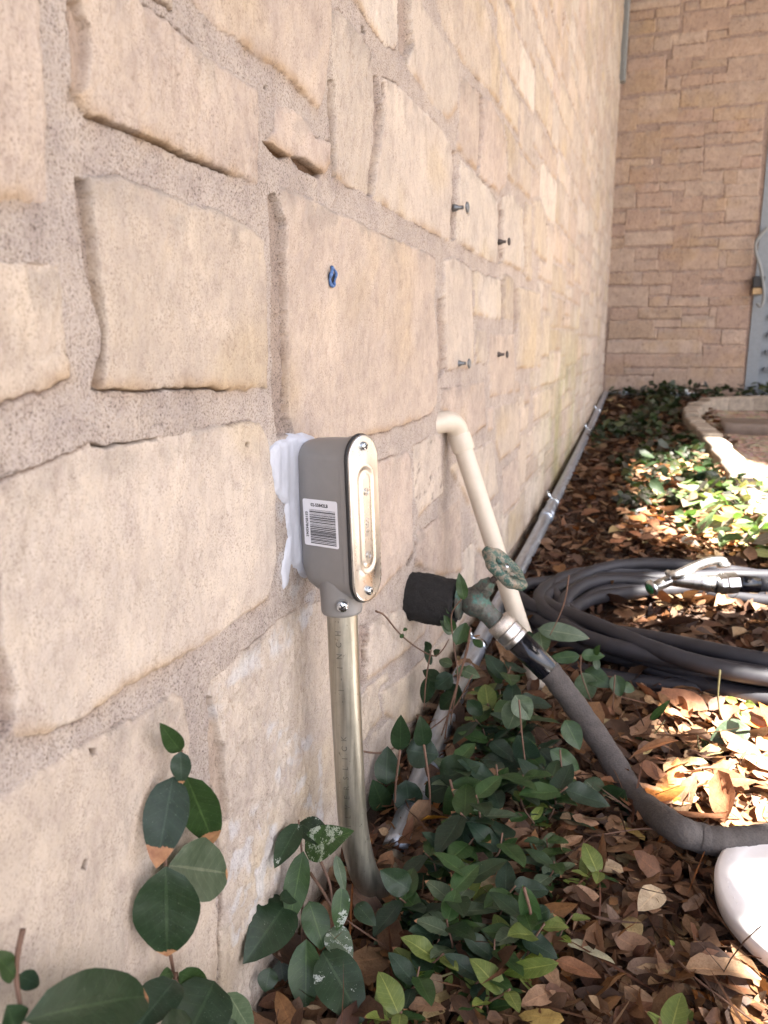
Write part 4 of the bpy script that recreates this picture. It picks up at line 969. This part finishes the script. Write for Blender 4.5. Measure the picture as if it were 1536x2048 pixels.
traced_plant('creeper', 'thin brown-stemmed creeper with small leaves twining round the faucet', 'plant', [
 ((928,1200),(918,1145),22,'mid',2,0,-.05,-.05),((905,1225),(890,1212),16,'mid'),((908,1262),(888,1230),22,'mid'),((912,1290),(930,1245),26,'mid',2,0,-.04,-.03),((905,1268),(880,1240),20,'grey'),((930,1285),(932,1245),24,'mid'),
 ((965,1295),(945,1278),18,'mid'),((800,1276),(808,1268),8,'mid'),((806,1262),(814,1256),7,'mid'),((862,1300),(850,1282),13,'dark'),((868,1310),(880,1300),14,'dark'),((862,1330),(850,1290),14,'dark'),
 ((905,1330),(878,1320),20,'grey'),((910,1345),(945,1340),20,'mid'),((905,1350),(870,1378),34,'blue'),((918,1370),(898,1400),40,'blue'),((862,1350),(848,1410),30,'dark'),((912,1385),(880,1420),34,'dark'),((925,1340),(960,1355),26,'grey'),((880,1360),(845,1340),26,'dark'),((935,1400),(965,1430),30,'dark')],
 [[(752,1222),(770,1232),(800,1268),(835,1296),(868,1312),(885,1300),(898,1278)],[(880,1560),(895,1440),(915,1360),(908,1290),(903,1230),(925,1195),(930,1170)],[(940,1260),(935,1300),(915,1370),(900,1450)],[(942,1255),(925,1330),(880,1480),(850,1560)],[(700,1498),(760,1506),(800,1490),(850,1465),(905,1420),(945,1350)],[(862,1300),(852,1360),(848,1420)]], fy(1.0), srad=.0013)
traced_plant('jasmine_plant', 'dense dark leafy clump between the upright conduit and the long wall conduit', 'plant', [
 ((800,1502),(802,1430),38,'dark'),((848,1492),(840,1432),36,'dark'),((812,1500),(878,1510),66,'blue'),((772,1570),(775,1492),50,'dark'),((786,1565),(775,1660),40,'dark'),((812,1560),(822,1642),56,'blue'),((770,1620),(745,1560),44,'dark'),
 ((760,1650),(790,1720),50,'dark'),((830,1700),(790,1640),44,'dark'),((850,1760),(820,1670),56,'blue'),((900,1640),(840,1620),60,'dark'),((880,1560),(960,1530),70,'dark'),((960,1560),(890,1640),70,'mid'),((900,1700),(960,1660),60,'dark'),((850,1590),(920,1560),50,'dark'),((980,1600),(940,1700),60,'dark'),((1000,1700),(940,1760),50,'blue'),((880,1800),(840,1730),50,'dark'),((1010,1660),(1060,1720),50,'dark'),((760,1760),(800,1800),44,'dark')],
 [[(800,1500),(790,1600),(800,1720),(820,1800)],[(848,1490),(860,1600),(850,1760)],[(900,1560),(930,1680),(940,1800)]], lambda u, v, d=0: keep_off(W(u, v, y=.84+d*2), u, v, d))
traced_plant('jasmine_plant', 'grey-green leafy shoot behind the black hose sleeve', 'plant', [
 ((1075,1258),(1180,1276),36,'grey',.97),((1080,1262),(1086,1308),36,'grey'),((1060,1262),(1050,1300),26,'blue'),((1160,1312),(1095,1318),24,'mid'),((1162,1310),(1210,1312),24,'mid'),((1190,1310),(1200,1290),14,'mid'),
 ((1170,1340),(1225,1375),36,'mid'),((1165,1345),(1180,1400),42,'grey'),((1230,1350),(1240,1395),30,'mid'),((1195,1340),(1190,1310),14,'grey'),((1240,1370),(1270,1380),22,'mid')],
 [[(1162,1312),(1163,1350),(1190,1420)],[(1138,1150),(1130,1200),(1115,1240),(1100,1270)],[(1230,1350),(1225,1420)]], fy(1.16), srad=.0012)
traced_plant('jasmine_plant', 'leafy clump under the hose with a broad glossy leaf beside it', 'plant', [
 ((1030,1390),(1060,1440),44,'grey'),((1040,1400),(1015,1460),50,'grey'),((1035,1470),(1075,1550),48,'blue'),((960,1520),(1068,1570),70,'dark'),((1110,1600),(1060,1690),60,'mid'),((1065,1650),(1130,1720),80,'mid'),((1000,1640),(1080,1660),40,'mid'),
 ((1250,1580),(1205,1625),60,'dark'),((1210,1630),(1288,1640),66,'dark'),((1130,1440),(1160,1500),40,'mid'),((1170,1560),(1210,1600),44,'grey'),((1100,1500),(1160,1540),36,'mid'),((1100,1560),(1120,1630),34,'olive'),((1125,1600),(1150,1640),18,'olive'),((1160,1640),(1218,1650),26,'lime',2,0),((1235,1660),(1250,1712),40,'mid'),((1030,1760),(1050,1700),36,'lime'),((1060,1800),(1075,1730),30,'olive'),
 ((1220,1740),(1205,1690),36,'olive'),((1222,1740),(1250,1760),30,'mid'),((1215,1760),(1200,1820),24,'mid')],
 [[(1038,1400),(1045,1480),(1060,1600),(1070,1700)],[(1120,1500),(1125,1600),(1100,1700)],[(1222,1690),(1220,1760),(1206,1830)]], lambda u, v, d=0: keep_off(W(u, v, y=.93+d*2), u, v, d), srad=.0012)
traced_plant('seedling', 'small shoot of round leaves left of the white pail', 'plant', [
 ((1395,1742),(1358,1752),34,'mid'),((1395,1742),(1425,1765),36,'olive'),((1400,1760),(1440,1790),30,'dark'),((1310,1730),(1298,1700),20,'dark'),((1330,1760),(1300,1740),30,'dark')],
 [[(1395,1742),(1420,1700),(1450,1680)],[(1395,1742),(1390,1800)]], lambda u, v, d=0: keep_off(W(u, v, y=.86+d), u, v, d), stem_mat=M_stemg)
traced_plant('seedling', 'thin twig with a small leaf and pale narrow leaves lying low before the pail', 'plant', [
 ((1325,1935),(1292,1948),34,'grey'),((1325,1930),(1350,1950),26,'dark'),((1340,1880),(1352,1910),12,'lime'),((1348,1912),(1365,1952),12,'lime'),((1305,1925),(1245,1965),18,'olive'),((1385,2025),(1360,2018),24,'grey')],
 [[(1250,2045),(1290,1990),(1310,1940),(1345,1905),(1340,1890)]], lambda u, v, d=0: keep_off(W(u, v, y=.70+d), u, v, d), stem_mat=M_stem)
traced_plant('seedling', 'sunlit shoot with pale leaves at the right edge beyond the near hose', 'plant', [
 ((1500,1455),(1420,1480),50,'grey'),((1500,1440),(1475,1425),20,'lime'),((1475,1405),(1450,1395),14,'lime'),((1490,1405),(1512,1412),14,'lime'),((1480,1540),(1545,1560),50,'mid',.93),((1500,1610),(1532,1580),34,'mid'),((1340,1590),(1372,1625),36,'mid'),((1400,1525),(1450,1550),26,'lime'),((1310,1520),(1290,1560),24,'olive'),((1260,1500),(1300,1470),22,'olive'),((1420,1500),(1410,1470),26,'mid'),((1300,1440),(1340,1400),14,'mid')],
 [[(1430,1545),(1400,1500),(1395,1470)],[(1440,1340),(1436,1390),(1440,1430)],[(1300,1560),(1290,1500),(1330,1440)]], fy(1.1), stem_mat=M_stemg)

# ---- low random plants of the bed, one of each kind then copies
def make_jasmine(seed, name, label, n=9, ln=.05, cols=('dark', 'mid', 'blue')):
    r = random.Random(seed); t = thing(name, label, 'plant', (0, 0, 0), 'low leafy plants scattered over the bed'); z = 0; pts = [(0, 0, 0)]
    for i in range(4): pts.append((pts[-1][0]+r.uniform(-.012, .012), pts[-1][1]+r.uniform(-.012, .012), pts[-1][2]+r.uniform(.012, .026)))
    P = smoothpath(pts, 4); v, f = tube(P, .0012, 6); obj('stem', v, f, M_stem, t)
    for i in range(n):
        b = P[min(len(P)-1, 3+int(i/n*(len(P)-3)))]; a = i*2.4+r.uniform(-.4, .4); l_ = ln*r.uniform(.7, 1.25); el = r.uniform(-.3, .5)
        d_ = np.array([math.cos(a)*math.cos(el), math.sin(a)*math.cos(el), math.sin(el)])
        global random_col
        add_leaf(t, np.zeros(3), b, b+d_*l_, l_*r.uniform(.42, .58), np.array([r.uniform(-.3, .3), r.uniform(-.3, .3), 1]), r.choice(cols), 2 if r.random() < .8 else .9, 0, fold=.2, curl=r.uniform(.05, .2))
    return t
def dup(root, loc, rotz, s, label):
    r = root.copy(); link(r); r.location = loc; r.rotation_euler = (0, 0, rotz); r.scale = (s, s, s); r['label'] = label
    for chd in root.children:
        c = chd.copy(); link(c); c.parent = r; c.matrix_parent_inverse = chd.matrix_parent_inverse
    return r
protos = [make_jasmine(1, 'jasmine_plant', 'x', 10), make_jasmine(2, 'jasmine_plant', 'x', 8, .045, ('mid', 'grey', 'dark')), make_jasmine(3, 'jasmine_plant', 'x', 7, .04, ('olive', 'mid', 'lime'))]
spots = []
r = random.Random(44)
Z1 = ['low dark green plant among the leaves below the upright conduit', 'low dark green plant beside the long wall conduit behind the faucet', 'small green plant between the coiled hose and the kerb', 'small plant in the open leaf litter, bottom right']
for i in range(20): spots.append((0, r.uniform(.11, .24), r.uniform(.66, 1.0), r.uniform(.7, 1.1)))
for i in range(6): spots.append((1, r.uniform(.10, .15), r.uniform(1.0, 1.2), r.uniform(.7, 1.1)))
for i in range(9): spots.append((2, r.uniform(.35, .66), r.uniform(2.15, 2.9), r.uniform(.9, 1.4)))
for i in range(9): spots.append((3, r.uniform(.2, .38), r.uniform(.58, .88), r.uniform(.5, .8)))
for i in range(13): spots.append((0, r.uniform(.125, .24), r.uniform(.53, .70), r.uniform(.65, .95)))
firsts = [True]*3
for zi, x, y, s_ in spots:
    pi = r.randrange(3) if zi != 0 else r.choice([0, 0, 0, 1, 2]); loc = (x, y, float(ground_z(x, y))+.006); a = r.uniform(0, 6.28)
    if firsts[pi]:
        firsts[pi] = False; q = protos[pi]; q.location = loc; q.rotation_euler = (0, 0, a); q.scale = (s_,)*3; q['label'] = Z1[zi]
    else: dup(protos[pi], loc, a, s_, Z1[zi])

# ---- dead leaves
DRY = np.array([.80, .76, .70])*np.array([(.20,.115,.068), (.155,.075,.042), (.26,.165,.10), (.10,.058,.038), (.25,.13,.055), (.33,.24,.15), (.165,.11,.08), (.08,.048,.035), (.32,.13,.035), (.38,.31,.17)])
DP = np.array([.2, .19, .14, .14, .08, .06, .1, .05, .02, .02])
def scatter(n, xr, yr, ln, r, zr=(.0, .022), tilt=.35, nu=5, nv=3, cols=DRY, prob=DP, accept=None, wr=(.36, .52)):
    V = []; Fc = []; UV = []; CC = []; k0 = 0; i = 0
    while i < n:
        x = r.uniform(*xr); y = r.uniform(*yr)
        if (accept and not accept(x, y)) or math.hypot(x-.53, y-.79) < .118: i += .2; continue
        i += 1
        a = r.uniform(0, 2*math.pi); l_ = ln*math.exp(r.normal(0, .32)); el = r.normal(0, tilt*.6); d_ = np.array([math.cos(a)*math.cos(el), math.sin(a)*math.cos(el), math.sin(el)])
        N = np.array([r.normal(0, tilt), r.normal(0, tilt), 1]); z = float(ground_z(x, y))+r.uniform(*zr)+.5*l_*abs(math.sin(el))
        c = np.array([x, y, z]); P, f, uv = leaf_arrays(c-d_*l_/2, c+d_*l_/2, l_*r.uniform(*wr), N, nu=nu, nv=nv, fold=r.uniform(-.3, .5), curl=r.uniform(-.25, .3), shape=r.uniform(.8, 1.15), twist=r.uniform(-.7, .7), pw=r.uniform(.42, .7), jag=r.uniform(0, .12))
        cc = cols[r.choice(len(cols), p=prob)]*r.uniform(.7, 1.25)
        V.append(P); Fc.append(f+k0); UV.append(uv); CC.append(np.tile(cc, (len(P), 1))); k0 += len(P)
    return np.vstack(V), np.vstack(Fc), np.vstack(UV), np.vstack(CC)
r2 = np.random.default_rng(9)
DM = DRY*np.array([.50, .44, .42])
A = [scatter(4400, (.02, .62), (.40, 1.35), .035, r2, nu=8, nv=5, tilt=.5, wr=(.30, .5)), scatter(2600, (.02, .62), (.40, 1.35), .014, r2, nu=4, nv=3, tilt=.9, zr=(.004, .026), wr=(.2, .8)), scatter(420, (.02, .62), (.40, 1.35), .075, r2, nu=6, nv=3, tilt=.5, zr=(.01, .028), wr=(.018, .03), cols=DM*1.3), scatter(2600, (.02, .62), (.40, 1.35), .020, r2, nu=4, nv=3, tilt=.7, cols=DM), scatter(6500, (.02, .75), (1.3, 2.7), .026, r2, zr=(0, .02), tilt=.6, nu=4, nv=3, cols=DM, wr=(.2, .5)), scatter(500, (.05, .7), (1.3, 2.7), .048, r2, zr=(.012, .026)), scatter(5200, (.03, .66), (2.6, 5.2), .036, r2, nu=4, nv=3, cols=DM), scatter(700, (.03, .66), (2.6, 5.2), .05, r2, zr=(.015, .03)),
     scatter(620, (.25, .62), (1.98, 3.1), .040, r2, zr=(.02, .06), cols=np.minimum(DRY*2.6, .65)), scatter(260, (.33, .62), (.9, 1.3), .040, r2, nu=7, nv=5, zr=(.02, .036), cols=np.minimum(DRY*2.3, .65)), scatter(300, (.62, 1.3), (.4, 1.6), .045, r2)]  # first two batches: litter colour lightened inside the sun patches to boost the sunlight
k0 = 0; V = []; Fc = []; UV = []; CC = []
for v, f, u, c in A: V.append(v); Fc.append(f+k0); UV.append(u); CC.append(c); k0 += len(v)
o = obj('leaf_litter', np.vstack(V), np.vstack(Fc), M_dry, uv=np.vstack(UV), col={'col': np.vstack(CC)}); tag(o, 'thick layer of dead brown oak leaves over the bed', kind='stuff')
def dryleaf(x, y, l_, a, c, lab, h=.026, grp=None):
    if math.hypot(x-.53, y-.79) < .14: return
    el = r2.normal(0, .12); d_ = np.array([math.cos(a)*math.cos(el), math.sin(a)*math.cos(el), math.sin(el)]); z = float(ground_z(x, y))+h; p = np.array([x, y, z])
    P, f, uv = leaf_arrays(-d_*l_/2, d_*l_/2, l_*r2.uniform(.38, .5), (r2.normal(0, .25), r2.normal(0, .25), 1), nu=9, nv=7, fold=r2.uniform(-.1, .4), curl=r2.uniform(-.2, .25), shape=r2.uniform(.85, 1.15), twist=r2.uniform(-.5, .5), pw=r2.uniform(.42, .6), jag=r2.uniform(0, .08))
    o = obj('fallen_leaf', P, f, M_dry, uv=uv, col={'col': np.tile(np.array(c)*r2.uniform(.85, 1.15), (len(P), 1))}); o.location = p
    tag(o, lab, 'fallen leaf', grp)
for lab, c, n in (('dry tan oak leaf lying on top of the litter in front of the pail', (.34, .21, .13), 40), ('dry red-brown oak leaf on top of the litter', (.24, .115, .06), 18), ('pale buff fallen leaf on top of the litter', (.42, .33, .22), 8), ('dull grey-brown fallen leaf on top of the litter', (.17, .115, .085), 14), ('yellowish fallen leaf on top of the litter', (.42, .30, .10), 6)):
    for i in range(n): dryleaf(r2.uniform(.12, .52), r2.uniform(.50, 1.0), .043*r2.uniform(.75, 1.2), r2.uniform(0, 6.28), c, lab, r2.uniform(.022, .034), 'dead leaves lying loose on the bed')
for (u, v, l_, a, c, lab) in ((870, 1690, .04, .2, (.50, .26, .03), 'bright orange-yellow fallen leaf under the lime seedling'), (1175, 1965, .055, -.5, (.50, .50, .36), 'pale silvery-green fallen leaf, underside up, near the bottom of the bed'), (980, 1830, .05, 2.2, (.45, .38, .24), 'large cream fallen leaf beside the lime seedling'), (1325, 1640, .05, .5, (.5, .16, .03), 'vivid orange fallen leaf under the near hose bend'), (1440, 2010, .07, .2, (.36, .24, .15), 'long folded tan leaf in the bottom right corner')):
    p = W(u, v); dryleaf(p[0], p[1], l_, a, c, lab, .034)
# labels that single out each repeat by its look and the nearest landmark
LM = {'the foot of the upright conduit': (.07, .68), 'the near hose bend': (.38, .93), 'the white lid': (.53, .79), 'the lime seedling': (.17, .78), 'the foot of the cream pipe': (.18, 1.2), 'the near side of the coiled hose': (.33, 1.24), 'the kerb': (.66, 2.5), 'the far side of the coiled hose': (.45, 1.95), 'the lower wall conduit': (.05, 1.1), 'the big yellow-green leaf': (.2, .60), 'the bottom right corner': (.42, .55), 'the small round-leaved shoot': (.4, .87)}
seen = {}
def describe(o, base, turned=True):
    x, y = o.location[0], o.location[1]; nm, (lx, ly) = min(LM.items(), key=lambda q: math.hypot(q[1][0]-x, q[1][1]-y))
    dx, dy = x-lx, y-ly; rel = ('right of ' if dx > 0 else 'left of ') if abs(dx) > abs(dy) else ('behind ' if dy > 0 else 'in front of ')
    dist = 'just ' if math.hypot(dx, dy) < .07 else ('' if math.hypot(dx, dy) < .14 else 'well ')
    a = base.split()
    for extra in ('', 'upright ', 'tilted ', 'narrow ', 'broad '):
        lab = f'{base}, {extra}{dist}{rel}{nm}'
        if extra == '' and lab not in seen: break
        if lab not in seen: lab = f'{extra}{base}, {dist}{rel}{nm}'
        if lab not in seen: break
    seen[lab] = 1; o['label'] = ' '.join(lab.split()[:16])
for o in list(sc.objects):
    if o.get('group') == 'dead leaves lying loose on the bed':
        describe(o, {'dry tan': 'tan dead leaf', 'dry red': 'red-brown dead leaf', 'pale bu': 'pale buff dead leaf', 'dull gr': 'dull grey-brown dead leaf', 'yellowi': 'yellowish dead leaf'}[o['label'][:7]])
    elif o.get('group') == 'low leafy plants scattered over the bed': describe(o, ['low green plant', 'sparse green plant', 'small olive plant'][min(2, len(o.children) % 3)])
# twigs
for i in range(10):
    x, y = r2.uniform(.15, .55), r2.uniform(.6, 1.25); a = r2.uniform(0, 6.28); l_ = r2.uniform(.05, .13); z = float(ground_z(x, y))+.03
    pts = smoothpath([(0, 0, 0), (math.cos(a)*l_*.4, math.sin(a)*l_*.4, .008), (math.cos(a+.3)*l_, math.sin(a+.3)*l_, .003)], 5); v, f = tube(pts, np.linspace(.0014, .0008, len(pts)), 6)
    o = obj('twig', v, f, M_stem); o.location = (x, y, z); tag(o, 'x', 'twig', 'twigs on the litter'); describe(o, 'thin dry twig')
# ground cover in the distance
gc = np.array([(.016,.028,.012), (.024,.042,.016), (.045,.055,.022), (.03,.028,.02)])
def acc(x, y):
    if y > 5.15: return True
    return x > .16+.10*math.sin(y*3) and (fbm(np.array([x]), np.array([y]), 5, 3)[0] > -.1) and x < np.interp(y, kp[:40, 1], kp[:40, 0])-.02
v, f, u, c = scatter(1800, (.06, .72), (2.35, 5.3), .04, r2, zr=(.02, .075), tilt=.6, nu=5, nv=3, cols=gc, prob=np.array([.3, .3, .15, .25]), accept=acc, wr=(.42, .6))
v2, f2, u2, c2 = scatter(380, (.3, 1.6), (5.2, 5.36), .045, r2, zr=(.02, .10), tilt=.6, nu=4, nv=3, cols=gc, prob=np.array([.3, .3, .15, .25]))
v3, f3, u3, c3 = scatter(240, (.40, .74), (1.98, 2.7), .05, r2, zr=(.03, .10), tilt=.6, nu=5, nv=5, cols=gc*np.array([6., 5, 5]), prob=np.array([.3, .3, .15, .25]))  # greens in the far sun patch, sunlight partly put into their lighter colour
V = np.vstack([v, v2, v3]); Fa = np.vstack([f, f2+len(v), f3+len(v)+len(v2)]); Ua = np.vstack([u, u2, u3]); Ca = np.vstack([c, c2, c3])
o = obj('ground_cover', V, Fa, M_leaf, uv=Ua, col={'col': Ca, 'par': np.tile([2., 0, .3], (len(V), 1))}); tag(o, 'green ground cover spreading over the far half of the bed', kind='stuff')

# ------------------------------------------------------------------ added unseen tree; gaps are cut in its crown to shape the sun patches
LIT = [([(1240,950),(1250,1080),(1330,1116),(1420,1126),(1536,1130),(1900,1160),(1900,1000),(1560,950),(1470,925),(1400,900),(1320,935)], None),
       ([(1290,1460),(1320,1425),(1440,1410),(1900,1405),(1900,1740),(1536,1715),(1440,1700),(1350,1668),(1270,1620),(1262,1560),(1350,1560),(1350,1500)], None),
       ([(1470,1810),(1482,1750),(1530,1700),(1700,1500),(2100,1600),(2150,2150),(1600,2050),(1500,1890)], .055),
       ([(1290,1150),(1340,1125),(1500,1110),(1700,1130),(1700,1195),(1420,1190),(1300,1205)], .12),
       ([(1232,1785),(1270,1785),(1270,1825),(1232,1825)], None)]
lit = []
for poly, zz_ in LIT:
    pts = [W(u, v, z=zz_) if zz_ is not None else W(u, v) for u, v in poly]
    lit.append((np.array([[p[0]-SUN[0]/SUN[2]*p[2], p[1]-SUN[1]/SUN[2]*p[2]] for p in pts])))
r3 = np.random.default_rng(31)
n = 110000
tx = r3.uniform(-2.6, 1.6, n); ty = r3.uniform(-1.2, 6.6, n)   # where the leaf's shadow meets z = 0
hz = r3.uniform(4.4, 6.0, n); hz = np.where((ty < 1.7) & (tx > -.9), r3.uniform(2.7, 3.5, n), hz)
keep = np.ones(n, bool)
for P in lit:
    d, _, _ = poly_sdf(P, tx, ty); keep &= d < -.018

tx, ty, hz = tx[keep], ty[keep], hz[keep]
cxy = np.stack([tx+SUN[0]/SUN[2]*hz, ty+SUN[1]/SUN[2]*hz, hz], -1)
N = r3.normal(0, .5, (len(tx), 3))+SUN; N /= np.linalg.norm(N, axis=1)[:, None]
A1 = np.cross(N, r3.normal(0, 1, N.shape)); A1 /= np.linalg.norm(A1, axis=1)[:, None]; A2 = np.cross(N, A1)
sz = r3.uniform(.045, .065, len(tx))[:, None]
Q = np.stack([cxy-A1*sz, cxy-A2*sz*.55, cxy+A1*sz, cxy+A2*sz*.55], 1).reshape(-1, 3)
tr = thing('added_shade_tree', 'unseen oak added far right to shade the bed, gaps cut for the sun patches', 'tree', (7.4, 2.5, 0))
L0 = np.array([7.4, 2.5, 0])
obj('crown', Q-L0, np.arange(len(Q)).reshape(-1, 4), simple('shade_tree_leaf', (.06, .09, .035), .7), tr, smooth=False)
v, f = tube(smoothpath([(0, 0, -.3), (-.05, .1, 1.5), (-.3, .0, 3), (-1.2, -.3, 4.4), (-2.6, -1.2, 5.2), (-4.2, -1.8, 5.6)], 5), np.linspace(.24, .05, 26), 12); obj('trunk', v, f, M_stem, tr)
